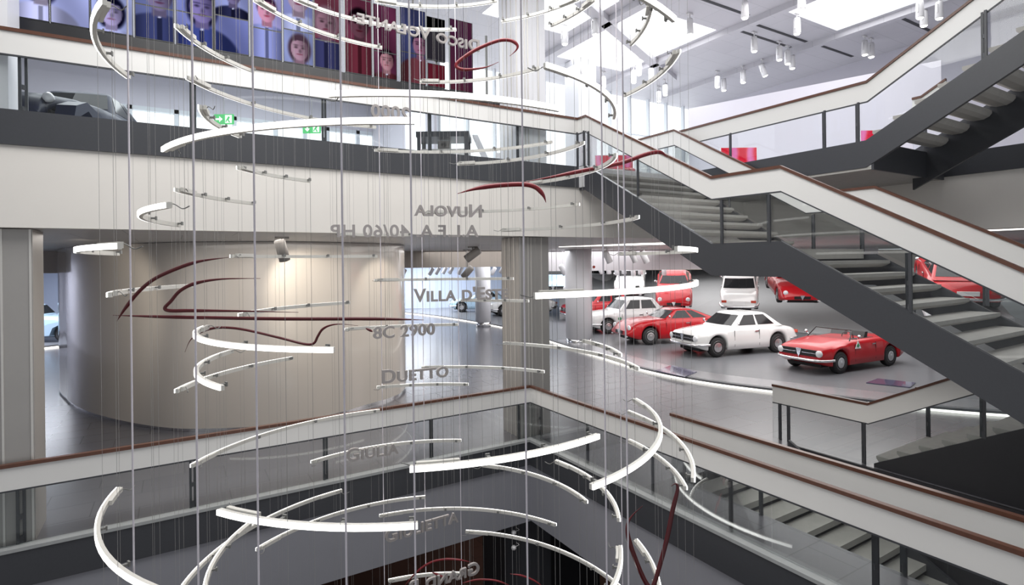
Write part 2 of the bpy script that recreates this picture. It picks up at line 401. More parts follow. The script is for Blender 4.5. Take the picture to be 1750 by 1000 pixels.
# corner columns (ribbed cladding): two shafts, each with ribs in its mesh
def rib_column(a0, a1, b0, b1, z0, z1, name, label, seams):
    o = empty(name, ((a0+a1)/2, (b0+b1)/2, z0), label, 'column')
    MB().box(a0, a1, b0, b1, z0, z1).build('shaft', M['column'], o)
    g = MB()
    for k in seams:
        xx = a0+(a1-a0)*k; g.box(xx-.012, xx+.012, b0-.012, b0, z0, z1)
    for k in (.25, .5, .75): g.box(a0-.012, a0, b0+(b1-b0)*k-.012, b0+(b1-b0)*k+.012, z0, z1)
    g.build('rib', M['alu'], o); return o
rib_column(-.12, .62, .16, .86, .0, ZS-.01, 'column', 'ribbed grey-beige square column behind the corner of the lower balcony rail', (.03, .3, .4, .75))
rib_column(-8.5, -7.72, .16, .86, .0, ZS-.01, 'column', 'ribbed grey-beige column at the left edge of the photo, under the beige beam', (.3, .45, .6, .97))
o = rib_column(-.12, .62, .2, .86, ZF, ZC-.01, 'column', 'tall pale column rising through the upper floor to the skylights', (.03, .3, .4, .75))
for ch in o.children: ch.data.materials[0] = M['colw'] if ch.name.startswith('shaft') else M['alu']
o = rib_column(-8.7, -7.95, .2, .86, ZF, ZC-.01, 'column', 'pale column at the far left of the upper balcony beside the dark blue car', (.3, .6))
for ch in o.children: ch.data.materials[0] = M['colw'] if ch.name.startswith('shaft') else M['alu']
rib_column(-.12, .62, .2, .86, -5.65, -1.66, 'column', 'dark charcoal column on the lowest level below the balcony corner', (.3, .6))
for ch in bpy.data.objects:
    if ch.parent and ch.parent.get('label', '').startswith('dark charcoal'): ch.data.materials[0] = M['dark']

# round columns
def round_col(u, v, r, z1, label):
    p = at_z(u, v, 0); o = empty('round_column', p, label, 'column')
    MB().lathe([(r, .28), (r, z1)], p, UP, 32).build('shaft', M['colw'], o)
    MB().lathe([(r*.96, 0), (r*.96, .28)], p, UP, 32).build('base_ring', M['chrome'], o, label='shiny metal base ring')
    return o, p
rc, rp = round_col(990, 588, .58, ZS, 'white round column with metal base ring in front of the parked cars')
MB().lathe([(.06, 0), (.06, .05)], rp+Vector((-.05, -.6, 3.35))+RGT*.32, -FWD, 14).build('alarm', M['amber'], rc, label='small red fire alarm')
round_col(826, 558, .44, 3.6, 'white round column farther back in front of the pale blue wall')
MB()
o = empty('round_column', at_d(993, 250, 18), 'pale square column in front of the bright upper windows', 'column'); o.location.z = ZF
MB().box(o.location.x-.36, o.location.x+.36, o.location.y-.36, o.location.y+.36, ZF, ZC-.01).build('shaft', M['colw'], o); o.name = 'square_column'

# ------------------------------------------------------------------ car platform with light strip
edge = [(7.3, 30), (8.3, 27), (9.0, 22), (9.1, 16), (8.1, 10.5), (7.24, 6.2), (6.83, 3.7), (6.95, 1.5), (7.56, -.37), (8.4, -2.4), (9.3, -4.0), (10.5, -5.4), (12, -6.5)]
ep = catmull([(*p, 0) for p in edge], 5, closed=False)
pf = MB(); n = len(ep)
pv = [(p.x, p.y, .12) for p in ep]+[(28, -6.5, .12), (28, 30, .12)]
pf.add(pv, [tuple(range(len(pv)))])
pf.add([(p.x, p.y, .06) for p in ep]+[(p.x, p.y, .12) for p in ep], [(i, i+1, i+1+n, i+n) for i in range(n-1)])
struct('floor_platform', pf, M['platform'])
cc = Vector((20, 10, 0))
sb = MB(); q_ = [p+(cc-p).normalized()*.12+UP*.124 for p in ep[20:]]+[p+(cc-p).normalized()*1.15+UP*.124 for p in ep[20:]]; k_ = len(ep[20:])
sb.add(q_, [(i, i+1, i+1+k_, i+k_) for i in range(k_-1)])
struct('trim_52', sb, M['silver'])
struct('trim_50', MB().ribbon([p+UP*.065+(cc-p).normalized()*.03 for p in ep], [p+UP*.005+(cc-p).normalized()*.03 for p in ep], .04), M['glow'])
# grey banked ramp behind the cars
rA = [pd(955, 33), pd(1130, 29.5), pd(1300, 27), pd(1500, 24), pd(1750, 19)]; rB = [pd(955, 42.5), pd(1130, 41), pd(1320, 39), pd(1560, 37), pd(1900, 32)]
struct('floor_ramp', MB().add([(p[0], p[1], .13) for p in rA]+[(p[0], p[1], 2.9) for p in rB]+[(p[0], p[1], 0) for p in rB], [(i, i+1, i+6, i+5) for i in range(4)]+[(i+5, i+6, i+11, i+10) for i in range(4)]), M['ramp'])
# low platform of the far-left blue car
lp = [at_z(20, 603, 0), at_z(113, 592.5, 0), at_z(125, 588, 0), at_z(160, 570, 0), at_z(-60, 570, 0), at_z(-80, 612, 0)]
struct('floor_platform_left', MB().prism([p+UP*.06 for p in lp], (0, 0, .08)), M['platform'])
struct('trim_51', MB().ribbon([p+UP*.07 for p in lp[:3]], [p+UP*.0 for p in lp[:3]], .05), M['glow'])
# inset label panels on the platform
for q, lb in (([(1120, 634), (1148, 625), (1191, 636), (1170, 645)], 'dark glass caption panel lying flat on the platform edge before the red coupe'),
              ([(1480, 655), (1500, 648), (1565, 655), (1555, 663)], 'dark glass caption panel lying flat on the platform before the open red car')):
    MB().prism([at_z(u, v, .126) for u, v in q], (0, 0, .02)).build('caption_panel', M['label_panel']).update_tag()
    tag(COL.objects[-1], lb, 'info panel')

# ------------------------------------------------------------------ railings
def interp(path, s):
    for i in range(len(path)-1):
        L = (path[i+1]-path[i]).xy.length
        if s <= L or i == len(path)-2: return path[i].lerp(path[i+1], s/max(L, 1e-6))
        s -= L
def railing(label, path, posts, base_drop=0., panel_h=.34, h=1.08, panes=True, foot=None):
    """path: points at floor / nosing level; posts: points at floor level"""
    P = [Vector(p) for p in path]
    o = empty('railing', P[0], label, 'railing')
    T = [p+UP*h for p in P]
    MB().ribbon([p+UP*.0 for p in T], [p-UP*.045 for p in T], .07).build('handrail', M['wood'], o, label='brown handrail')
    MB().ribbon([p-UP*.045 for p in T], [p-UP*panel_h for p in T], .022).build('panel', M['white'], o, label='white panel band')
    MB().ribbon([p-UP*(panel_h-.0) for p in T], [p-UP*(panel_h+.02) for p in T], .03).build('lower_rail', M['dark'], o)
    if panes:
        MB().ribbon([p-UP*(panel_h+.02) for p in T], [p-UP*base_drop for p in P], .012).build('glass_pane', M['glass'], o)
    for q in posts:
        q = Vector(q); z = q.z
        m = MB(); 
        for dx in (-.028, .028): m.obox(q+UP*((h-panel_h)/2-base_drop/2)+Vector((dx, dx, 0))*1.0, (.016, 0, 0), (0, .016, 0), UP*((h-panel_h+base_drop)/2))
        m.obox(q+UP*.35, (.02, .02, 0), (.008, -.008, 0), (0, 0, .03))
        m.obox(q+UP*.05, (.02, .02, 0), (.008, -.008, 0), (0, 0, .05))
        p = m.build('post', M['dark'], o)
    return o
railing('lower left balcony railing with brown handrail running to the corner column', [(-11, .06, 0), (.06, .06, 0)], [(a, .13, 0) for a in (-9.8, -7.86, -5.92, -4.0, -2.1, -.19)])
railing('lower right balcony railing with brown handrail, nearest of two parallel ones', [(.06, .06, 0), (.06, -11, 0)], [(.13, b, 0) for b in (-.2, -1.67, -3.24, -4.64, -6.41, -8.2, -10)])
railing('second lower railing guarding the stairwell, just behind the right balcony railing', [(.86, -2.95, 0), (.86, -11, 0)], [(.92, b, 0) for b in (-3.16, -4.54, -6.33, -8.2)])
railing('upper balcony railing with white band in front of the video wall', [(-11, .06, ZF), (1.36, .06, ZF), (1.36, -.25, ZF)], [(a, .13, ZF) for a in (-9.7, -7.79, -5.86, -3.96, -2.06, -.14)]+[(1.3, .0, ZF), (1.32, -.2, ZF)])

# ------------------------------------------------------------------ stairs
SL = .556
def tread_mb(a0, a1, b0, b1, z, t=.1):
    """concrete slab tread, underside rounded toward both edges"""
    pts = [(b0, z), (b1, z), (b1, z-t*.45), (b1+(b0-b1)*.15, z-t*.8), (b1+(b0-b1)*.35, z-t), (b1+(b0-b1)*.65, z-t), (b1+(b0-b1)*.85, z-t*.8), (b0, z-t*.45)]
    return MB().prism([(a0, q[0], q[1]) for q in pts], (a1-a0, 0, 0))
def string(a, pts, h, w):
    P = [Vector((a, b, z)) for b, z in pts]
    return MB().ribbon(P, [p-UP*h for p in P], w)
def flight(root, a0, a1, b, z, n, up, mat_, run=.32, rise=.178):
    """n treads toward -b, from level z at b"""
    for k in range(1, n+1):
        zz = z+(k*rise if up else -k*rise); bb = b-(k-1)*run
        tread_mb(a0, a1, bb-run-.05, bb, zz, .11).build('tread', mat_, root)
# S1: from the upper floor down toward the viewer with a half landing
s1 = empty('staircase', (1.4, -.2, ZF), 'main staircase with dark steel stringers descending from the upper floor to a half landing', 'staircase')
flight(s1, 1.42, 3.95, -.2, ZF, 9, False, M['conc'], .33, .187)
ZL = 3.84
MB().box(1.42, 3.95, -4.46, -3.2, ZL-.25, ZL-.09).build('landing', M['conc'], s1)
flight(s1, 1.42, 3.95, -4.46, ZL-.09, 14, False, M['conc'], .355, .191)
sp = [(-.02, ZF+.02), (-.2, ZF+.02), (-3.42, ZL+.02), (-4.62, ZL+.02), (-9.6, ZL+.02-4.98*SL)]
string(1.36, sp, .52, .07).build('stringer', M['dark'], s1)
string(4.02, sp[:2]+[(b, z-.2) for b, z in sp[2:]], .52, .07).build('stringer', M['dark'], s1)
rp1 = [(-.25, ZF), (-3.42, ZL+.04), (-4.62, ZL+.03), (-9.6, ZL+.03-4.98*SL)]
railing('near railing of the main staircase with a brown handrail and white band', [(1.36, b, z) for b, z in rp1], [(1.36, b, z) for b, z in ((-.3, ZF), (-1.74, ZF-1.5*SL+.03), (-3.6, ZL), (-4.42, ZL), (-6.23, ZL-1.61*SL), (-8, ZL-3.4*SL))], panel_h=.37)
railing('far railing of the main staircase beyond its treads', [(4.02, b, z) for b, z in [(1.1, ZF), (-.25, ZF)]+[(b, z-.13) for b, z in rp1[1:]]], [(4.02, b, z-.13) for b, z in ((-1.74, ZF-1.5*SL), (-3.55, ZL), (-4.4, ZL), (-6.1, ZL-1.5*SL), (-8, ZL-3.4*SL))], panel_h=.37)
# S0: from the middle floor down
s0 = empty('staircase', (1.0, -3.05, 0), 'concrete staircase going down from the middle floor behind the lower right railing', 'staircase')
for k in range(0, 14):
    bb = -3.05-k*.32; zz = -(k+1)*.178
    MB().box(.99, 3.95, bb-.36, bb, zz-.1, zz).build('tread', M['conc'], s0)
string(.955, [(-3.05, .1), (-9.5, .1-6.45*SL)], .5, .06).build('stringer', M['dark'], s0)
string(3.98, [(-3.05, .1), (-9.5, .1-6.45*SL)], .5, .06).build('stringer', M['dark'], s0)
# S2: from the upper floor up, S3: the same stair one storey below
def up_stair(z, b0, label, lab_rail, lab_rail2, rail_b, solid=False):
    s = empty('staircase', (4.2, -4.5, z), label, 'staircase')
    n = 13
    for k in range(n):
        zz = z+(k+1)*.178; bb = -4.5-k*.32
        pts = [(bb-.40, zz), (bb, zz), (bb, zz-.05), (bb-.05, zz-.10), (bb-.14, zz-.135), (bb-.28, zz-.135), (bb-.36, zz-.10), (bb-.40, zz-.05)]
        MB().prism([(4.2, q[0], q[1]) for q in pts], (1.9, 0, 0)).build('tread', M['conc'], s)
    e = -4.5-n*.32
    if solid:
        MB().prism([(4.12, -4.5, z-.4), (4.12, -4.5, z+.06), (4.12, e, z+.06+n*.32*SL), (4.12, e, z-.4)], (.06, 0, 0)).build('stringer', M['darker'], s)
    else:
        string(4.17, [(-.02, z+.02), (-4.42, z+.02), (e, z+.02+n*.32*SL)], .47, .07).build('stringer', M['dark'], s)
    string(6.16, [(-4.3, z+.04), (e, z+.04+n*.32*SL)], .36 if solid else .75, .07).build('stringer', M['darker'] if solid else M['dark'], s)
    railing(lab_rail, [(4.25 if not solid else 4.16, b0, z), (4.25 if not solid else 4.16, -4.4, z), (4.25 if not solid else 4.16, e, z+n*.32*SL)],
            [(4.22 if not solid else 4.16, b, z+max(0, (-4.4-b)*SL)) for b in rail_b], panel_h=.36)
    e2 = e if solid else -4.85
    railing(lab_rail2, [(6.16, -4.3, z), (6.16, -4.45, z), (6.16, e2, z+(-4.45-e2)*SL)], [(6.16, b, z+max(0, (-4.4-b)*SL)) for b in ((-4.5, -6.2, -8) if solid else (-4.5,))], panel_h=.36)
    return s
up_stair(ZF, -.05, 'dark steel staircase rising to the upper right with concrete treads seen from below', 'railing with white band along the upper platform and up the rising staircase', 'far railing of the rising upper right staircase', (-1.63, -3.66, -4.25, -6.05, -7.8))
up_stair(0, -2.6, 'staircase with black solid side rising from the middle floor at the right edge', 'railing with white band and brown cap beside the stair at the middle floor, right', 'glass railing on the far side of the rising middle floor stair', (-2.75, -2.93, -4.32, -6.0), True)

# ------------------------------------------------------------------ video wall
vw = empty('video_wall', (-4, 1.2, 6.97), 'long stepped video wall of portrait screens showing faces, above the upper balcony rail', 'video wall')
MB().box(-9.2, .25, 1.2, 1.32, 6.97, 7.24).build('base', M['black'], vw, label='black base beam')
def A(u, v): p = at_b(u, v, 1.2); return p.x, p.z
# figures: face px centre, half width px, skin, hair, cloth, background
FIG = [
 ((70, -25), 26, (.62, .58, .72), (.12, .12, .25), (.72, .74, .98), (.62, .66, .95)),
 ((190, 22), 22, (.60, .55, .78), (.05, .05, .14), (.66, .70, .98), (.60, .65, .92)),
 ((272, -8), 26, (.42, .38, .55), (.1, .1, .2), (.20, .23, .44), (.34, .38, .62)),
 ((345, 14), 24, (.45, .40, .68), (.1, .1, .22), (.20, .25, .56), (.42, .46, .78)),
 ((398, -10), 16, (.40, .36, .55), (.06, .06, .14), (.14, .15, .30), (.52, .56, .84)),
 ((456, 18), 18, (.78, .48, .62), (.20, .10, .20), (.50, .54, .85), (.62, .60, .90)),
 ((512, 84), 17, (.62, .46, .56), (.26, .18, .24), (.24, .18, .30), (.50, .55, .80)),
 ((510, -5), 22, (.6, .5, .6), (.1, .1, .2), (.62, .66, .88), (.45, .48, .75)),
 ((557, 40), 19, (.52, .36, .44), (.42, .30, .36), (.20, .21, .40), (.46, .20, .28)),
 ((614, 42), 19, (.36, .20, .26), (.07, .03, .06), (.40, .14, .20), (.42, .16, .26)),
 ((661, 104), 13, (.66, .42, .48), (.08, .03, .07), (.34, .13, .17), (.36, .14, .26)),
 ((718, 78), 14, (.50, .30, .42), (.06, .05, .12), (.40, .18, .22), (.20, .22, .40)),
]
figs = []
for (u, v), hw, *cols in FIG:
    a0, z0 = A(u, v); a1, _ = A(u+hw, v); figs.append((a0, z0, a1-a0, cols))
def lerp3(a, b, t): t = min(1, max(0, t)); return tuple(a[i]+(b[i]-a[i])*t for i in range(3))
def ss(e0, e1, x): t = min(1, max(0, (x-e0)/(e1-e0))); return t*t*(3-2*t)
def portrait(a, z, own):
    fa, fz, r, (skin, hair, cloth, bg) = own
    x, y = (a-fa)/r, (z-fz)/r
    c = lerp3(bg, tuple(q*.7 for q in bg), .5+.35*math.sin(x*1.3+y*.7))
    # hair behind, shoulders, neck, face
    lg = own[3][1][0] < .06 or own[3][1][2] > .2; he = math.hypot(x/(1.2 if lg else 1.0-.12*ss(.2, -.6, y)), (y-(.0 if lg else .3))/(1.7 if lg else 1.25)); c = lerp3(hair, c, ss(.80, 1.1, he))
    sh = math.hypot(x/2.7, (y+3.6)/2.2); cl = lerp3(cloth, tuple(q*.55 for q in cloth), ss(.1, 1.9, abs(x+.2)))
    if y < -1.3: cl = lerp3((.75, .77, .92), cl, ss(.12, .34, abs(x)/(abs(y+2.9)*.32+.05)))
    if abs(x) < .16 and y < -1.75: cl = tuple(q*.6 for q in cloth)
    c = lerp3(cl, c, ss(.93, 1.05, sh)) if y < -1.25 else c
    if y < -.6: c = lerp3(tuple(q*.75 for q in skin), c, max(ss(.40, .55, abs(x)), ss(-1.55, -1.75, y)))
    fe = math.hypot(x/.86, y/1.2); fs = lerp3(skin, tuple(q*.55 for q in skin), ss(-.5, 1.1, x+.25*y))
    ey = min(math.hypot((x-.36)/.20, (y-.12)/.11), math.hypot((x+.36)/.20, (y-.12)/.11)); fs = lerp3(tuple(q*.42 for q in skin), fs, ss(.3, 1.5, ey))
    br = min(math.hypot((x-.36)/.28, (y-.36)/.07), math.hypot((x+.36)/.28, (y-.36)/.07)); fs = lerp3(tuple((q+k)*.4 for q, k in zip(hair, skin)), fs, ss(.5, 1.6, br))
    fs = lerp3(tuple(q*.6 for q in skin), fs, ss(.3, 1.7, math.hypot((x-.06)/.14, (y+.22)/.2)))
    fs = lerp3((skin[0]*.75, skin[1]*.42, skin[2]*.5), fs, ss(.6, 1.3, math.hypot(x/.32, (y+.56)/.085)))
    if y > .62+.25*math.cos(x*2): fs = lerp3(hair, fs, ss(.95, .62, y))
    return lerp3(fs, c, ss(.93, 1.06, fe))
scr = bpy.data.materials.new('portrait_screen'); scr.use_nodes = True
nt = scr.node_tree; nt.nodes.clear()
so = nt.nodes.new('ShaderNodeOutputMaterial'); se = nt.nodes.new('ShaderNodeEmission'); sa = nt.nodes.new('ShaderNodeVertexColor'); sa.layer_name = 'picture'
se.inputs[1].default_value = 1.3; nt.links.new(sa.outputs[0], se.inputs[0]); nt.links.new(se.outputs[0], so.inputs[0])
def screen(a0, a1, z0, z1, own=None, plain=None, g=.018):
    nx, nz = max(2, int((a1-a0)/g)), max(2, int((z1-z0)/g)); me = bpy.data.meshes.new('screen_panel')
    vs = [(a0+(a1-a0)*i/nx, 1.2, z0+(z1-z0)*j/nz) for j in range(nz+1) for i in range(nx+1)]
    fs = [(j*(nx+1)+i, j*(nx+1)+i+1, (j+1)*(nx+1)+i+1, (j+1)*(nx+1)+i) for j in range(nz) for i in range(nx)]
    k = len(vs); fs2 = []
    vs += [(a, y, z) for y in (1.202, 1.26) for a, z in ((a0-.012, z0-.012), (a1+.012, z0-.012), (a1+.012, z1+.012), (a0-.012, z1+.012))]
    fs2 = [(k, k+1, k+2, k+3), (k+7, k+6, k+5, k+4)]+[(k+i, k+(i+1) % 4, k+4+(i+1) % 4, k+4+i) for i in range(4)]
    me.from_pydata(vs, [], fs+fs2); me.materials.append(scr); me.materials.append(M['black'])
    for i, p in enumerate(me.polygons): p.material_index = 0 if i < len(fs) else 1
    at = me.color_attributes.new('picture', 'FLOAT_COLOR', 'POINT')
    for i, v in enumerate(vs):
        c = plain(v[0], v[2]) if plain else portrait(v[0], v[2], figs[own]); lum = (c[0]+c[1]+c[2])/3; at.data[i].color = (*[max(0, q*.76+lum*.24)**2.2 for q in c], 1)
    o = bpy.data.objects.new('screen_panel', me); COL.objects.link(o); o.parent = vw; o.matrix_parent_inverse = parent_inv(vw)
    return o
g_ = .011
def colm(a0, a1, seams, own, ztop=9.85):
    zs = [7.255]+seams+[ztop]
    for i in range(len(zs)-1):
        ow = own[min(i, len(own)-1)]
        screen(a0+g_, a1-g_, zs[i]+g_, zs[i+1]-g_, **(dict(own=ow) if isinstance(ow, int) else dict(plain=ow)))
def flat(c, c2): return lambda a, z: lerp3(c, c2, .5+.5*math.sin(3*a+2*z))
colm(-9.2, -8.66, [8.2, 9.1], [0]); colm(-8.64, -8.1, [8.2, 9.1], [0])
colm(-8.07, -7.67, [8.2, 9.1], [0]); colm(-7.66, -7.19, [8.15, 9.0], [0]); colm(-7.18, -6.64, [8.2, 9.1], [1])
colm(-6.62, -6.08, [7.79, 8.7], [2]); colm(-6.06, -5.52, [7.8, 8.7], [3]); colm(-5.5, -4.97, [7.86, 8.75], [3, 4, 4])
colm(-4.95, -4.43, [7.77, 8.7], [5]); colm(-4.41, -3.89, [7.85, 8.75], [6, 7, 7]); colm(-3.87, -3.40, [7.77, 8.7], [8])
colm(-3.31, -2.79, [8.7], [9], 9.6); colm(-2.76, -2.29, [7.77], [10, 10], 8.69); colm(-2.21, -1.67, [7.86], [11, 11], 8.76)
colm(-1.63, -1.24, [], [flat((.34, .08, .13), (.42, .16, .22))], 7.73); screen(-1.63, -1.24, 7.82, 8.4, plain=flat((.15, .14, .17), (.19, .18, .2)))
screen(-1.63, -1.24, 8.44, 8.68, plain=flat((.012, .012, .016), (.02, .02, .02))); colm(-1.12, -.58, [], [flat((.30, .12, .18), (.24, .10, .20))], 8.76)
hang = MB()
for a in (-9, -7.2, -5.5, -3.9, -2.5, -1.9): hang.tube([(a, 1.29, 7.1), (a, 1.29, ZC-.005)], .02, 8)
hang.build('hanger_rod', M['clip'], vw)
hang2 = MB()
for a in (-1.4, -.9, -.2): hang2.box(a-.02, a+.02, 1.265, 1.3, 7.1, 8.6)
hang2.build('strut', M['clip'], vw)

# ------------------------------------------------------------------ hanging light mobile
MC = Vector((-3.84, -3.75, 0))
GL = 'curved light strips of the hanging mobile'
ARCS = [
('A1',-3.93,-3.89,2.72,5.42,197.5,160.0,'curved light strip at the top left edge showing its dark inner side'),
('A2',-3.84,-3.76,2.41,6.02,159.0,126.0,'grey backed light strip slanting down across the man in the blue suit and tie'),
('A3',-3.84,-3.74,2.52,5.65,148.5,82.5,'long thin light strip sagging across the left upper balcony glass'),
('A4',-3.83,-3.74,2.09,5.06,175.5,142.0,'short dark hooked light strip beside the left exit sign'),
('A5',-3.72,-3.79,2.52,4.51,191.5,244.5,'bright white light strip rising from the dark fascia band on the left'),
('A6',-3.81,-3.74,2.28,4.76,232.0,275.0,'bright white light strip arching over the upper balcony rail in the centre'),
('A7',-3.99,-3.65,2.29,5.11,278.0,324.0,'bright white strip curving down in front of the tall pale column'),
('A8',-3.85,-3.75,2.87,5.46,275.0,291.5,'bright strip end cut by the top edge, right of the skylight beams'),
('A9',-3.84,-3.86,2.40,6.10,315.5,340.0,'dark backed short strip hanging in front of the right skylight'),
('A10',-3.86,-3.74,2.79,5.75,322.0,354.0,'dark backed strip curving up under the ceiling spotlights, topmost on the right'),
('A11',-3.83,-3.73,2.23,6.84,350.5,373.5,'short dark strip beside the tall pale column at the top edge'),
('A12',-3.75,-3.77,2.63,7.32,12.0,41.0,'thin pale strip crossing the upper part of the tall pale column'),
('A13',-3.84,-3.75,2.20,7.40,84.0,36.5,'shallow pale strip sagging along the top edge in the centre'),
('A14',-3.79,-3.79,2.26,7.08,115.0,55.0,'thin strip running behind the topmost mirrored lettering over the screens'),
('A15',-3.66,-3.81,2.28,6.75,135.5,86.0,'thin strip slanting over the blond woman and the bald man on the screens'),
('A16',-3.84,-3.75,2.10,6.25,67.5,16.5,'thin strip just below the red loop ending on the tall pale column'),
('A17',-3.91,-3.78,2.49,5.29,82.0,17.5,'shallow pale strip along the upper edge of the dark band, centre'),
('A18',-3.84,-3.74,1.98,5.02,52.0,-13.5,'pale strip across the dark band ending at the glass by the stair head'),
('A19',-4.01,-3.78,2.22,4.68,21.5,-38.0,'pale strip curling up in front of the red screen at the stair head'),
('A20',-3.82,-3.72,2.10,4.70,143.5,111.5,'short dark strip on the beige beam, upper of two on its left part'),
('A21',-3.79,-3.72,2.50,4.38,158.0,126.0,'short dark strip on the beige beam, lower of two on its left part'),
('A22',-3.80,-3.79,2.57,4.03,203.0,152.5,'bright hairpin shaped strip in front of the left part of the beige beam'),
('A23',-3.85,-3.66,2.48,4.38,65.5,5.5,'faint strip on the beige beam passing behind the first line of mirrored lettering'),
('A24',-3.82,-3.75,2.35,4.07,38.0,-33.0,'faint strip crossing from the beige beam to the dark stair stringer'),
('A25',-3.84,-3.75,2.50,4.03,96.0,71.0,'faint strip along the lower edge of the beige beam under the mirrored lettering'),
('A26',-3.85,-3.75,2.93,3.73,208.5,160.0,'small bright hairpin strip at the far left under the beige beam'),
('A27',-3.85,-3.75,2.39,3.71,135.5,83.0,'straight looking strip across the top of the beige drum'),
('A28',-3.82,-3.73,2.52,3.35,84.0,35.0,'straight looking strip just above the grey lettering in front of the pale blue wall'),
('A29',-3.84,-3.71,2.75,3.37,182.0,140.0,'strip crossing the large red arch on the left of the drum'),
('A30',-3.83,-3.74,1.88,3.08,156.5,98.5,'strip rising to the right over the middle of the drum behind the red bars'),
('A31',-3.83,-3.74,2.63,3.01,54.5,30.5,'short straight strip reaching the corner column under the lettering'),
('A32',-3.79,-3.84,2.75,3.39,261.0,316.5,'bright white strip sweeping in front of the parked cars on the right'),
('A33',-3.84,-3.75,2.85,3.69,359.5,292.0,'hairpin strip with a bright tip over the dark stair stringer'),
('A34',-3.84,-3.75,2.50,2.65,94.0,55.0,'faint straight strip behind the readable lettering with numerals'),
('A35',-4.03,-3.86,1.95,3.00,162.0,234.0,'brightest white strip in front of the drum, hooked at its left end'),
('A36',-3.86,-3.74,2.43,2.39,37.5,-27.0,'pale strip along the curved platform edge beside the corner column'),
('A37',-3.97,-3.72,2.28,2.59,355.5,327.5,'short pale strip at the foot of the white round column'),
('A38',-3.85,-3.77,2.43,2.35,159.5,112.5,'pale strip rising to the right across the lower drum'),
('A39',-3.75,-3.64,2.22,2.63,146.0,201.5,'white strip bent like a letter C in front of the lower drum'),
('A40',-3.84,-3.75,2.45,2.01,68.0,22.5,'pale straight strip across the floor left of the corner column'),
('A41',-3.97,-3.71,2.43,1.76,80.5,48.0,'pale straight strip just above the lower balcony handrail, right of the drum'),
('A42',-3.87,-3.74,2.57,1.38,145.5,81.5,'long pale strip climbing along the white band of the lower left railing'),
('A45',-3.83,-3.76,2.22,0.96,110.0,53.5,'pale strip passing behind the small grey lettering at the lower balcony glass'),
('A46',-3.84,-3.75,2.40,2.25,246.0,282.0,'bright white strip rising to the right in front of the lower balcony corner'),
('A47',-3.87,-3.75,2.01,0.70,42.5,-12.0,'pale strip falling to the right below the balcony corner'),
('A48',-3.88,-3.86,2.46,1.98,341.5,277.0,'white strip curved like a closing bracket in front of the lower right railing'),
('A49',-3.88,-3.74,2.84,1.62,355.0,307.5,'white strip farthest right, bending down across the two right railings'),
('A50',-3.84,-3.74,2.79,1.25,354.5,322.0,'white strip falling across the glass of the lower right railing'),
('A51',-3.85,-3.73,2.12,0.92,10.5,-39.5,'pale strip falling along the dark edge of the right balcony'),
('A52',-3.96,-3.51,2.74,1.45,165.5,222.0,'large bright strip curving like an opening bracket at the lower left'),
('A53',-3.81,-3.75,2.44,1.89,212.0,246.5,'brightest strip near the bottom, crossing over the grey lettering'),
('A54',-3.84,-3.76,2.41,0.37,96.5,170.0,'pale strip rising from the bottom edge to the right, left of centre'),
('A55',-3.76,-3.81,2.17,0.65,140.0,180.0,'short pale strip crossing another near the bottom edge on the left'),
('A56',-3.84,-3.73,2.38,0.06,127.5,67.0,'pale strip arching over the blue-grey fascia in the lower centre'),
('A57',-3.84,-3.74,2.50,-0.18,83.0,19.0,'pale strip arching just above the slanted grey lettering at the lower centre'),
('A58',-3.88,-3.71,2.64,-0.60,52.5,-20,'long pale strip falling to the right past the dark lower column'),
('A59',-3.81,-3.68,2.14,0.58,322.0,290.0,'short white strip at the bottom edge, left of the red bent bar'),
('A60',-3.83,-3.73,2.50,0.28,341.0,310.0,'short white strip between the two legs of the red bent bar'),
('A61',-3.85,-3.75,2.37,-1.10,80.5,54.0,'lowest pale strip, crossing the mirrored lettering at the bottom edge'),
]
def arc_strip(mb, c, r0, r1, z0, z1, t0, t1, z, n, mi=0):
    vs = []
    for i in range(n+1):
        t = R(t0+(t1-t0)*i/n); d = Vector((math.cos(t), math.sin(t), 0))
        vs += [c+d*r0+UP*(z+z0), c+d*r1+UP*(z+z0), c+d*r1+UP*(z+z1), c+d*r0+UP*(z+z1)]
    fs = [(0, 1, 2, 3), tuple(4*n+j for j in (3, 2, 1, 0))]+[(4*i+j, 4*i+(j+1) % 4, 4*i+4+(j+1) % 4, 4*i+4+j) for i in range(n) for j in range(4)]
    mb.add(vs, fs, mi)
for k, x, y, r, z, t0, t1, lab in ARCS:
    c = Vector((x, y, 0)); n = max(6, int(abs(t1-t0)/3.0)); tm = R((t0+t1)/2)
    root = empty('light_strip', (x+r*math.cos(tm), y+r*math.sin(tm), z), lab, 'light strip', GL)
    mb = MB(); arc_strip(mb, c, r-.030, r-.002, -.021, .019, t0, t1, z, n); mb.build('housing', M['strip'], root, label='satin grey metal housing')
    mb = MB(); arc_strip(mb, c, r-.002, r+.010, -.019, .019, t0, t1, z, n); mb.build('diffuser', M['led'], root, label='glowing white diffuser')
    sg = 1 if t1 > t0 else -1; dl = min(8, abs(t1-t0)*.25)*sg
    mb = MB(); arc_strip(mb, c, r-.062, r-.034, -.012, .03, t0+sg*1.0, t0+dl, z, 4); mb.build('driver_box', M['strip'], root)
    for q in (.36, .66, .97):
        t = R(t0+(t1-t0)*q); d = Vector((math.cos(t), math.sin(t), 0)); e = Vector((-d.y, d.x, 0))
        MB().obox(c+d*(r-.052)+UP*(z+.012), d*.020, e*.012, UP*.008).obox(c+d*(r-.072)+UP*(z+.012), d*.006, e*.016, UP*.018).build('clip', M['clip'], root)
    t = R(t0+dl*.4); d = Vector((math.cos(t), math.sin(t), 0)); e = Vector((-d.y, d.x, 0))*-sg
    P = c+d*(r-.05)+UP*(z+.01)
    MB().tube(catmull([P, P+e*.07-d*.03+UP*.01, P+e*.12-d*.07-UP*.025, P+e*.19-d*.09-UP*.01], 4, False), .004, 6).build('lead', M['clip'], root)

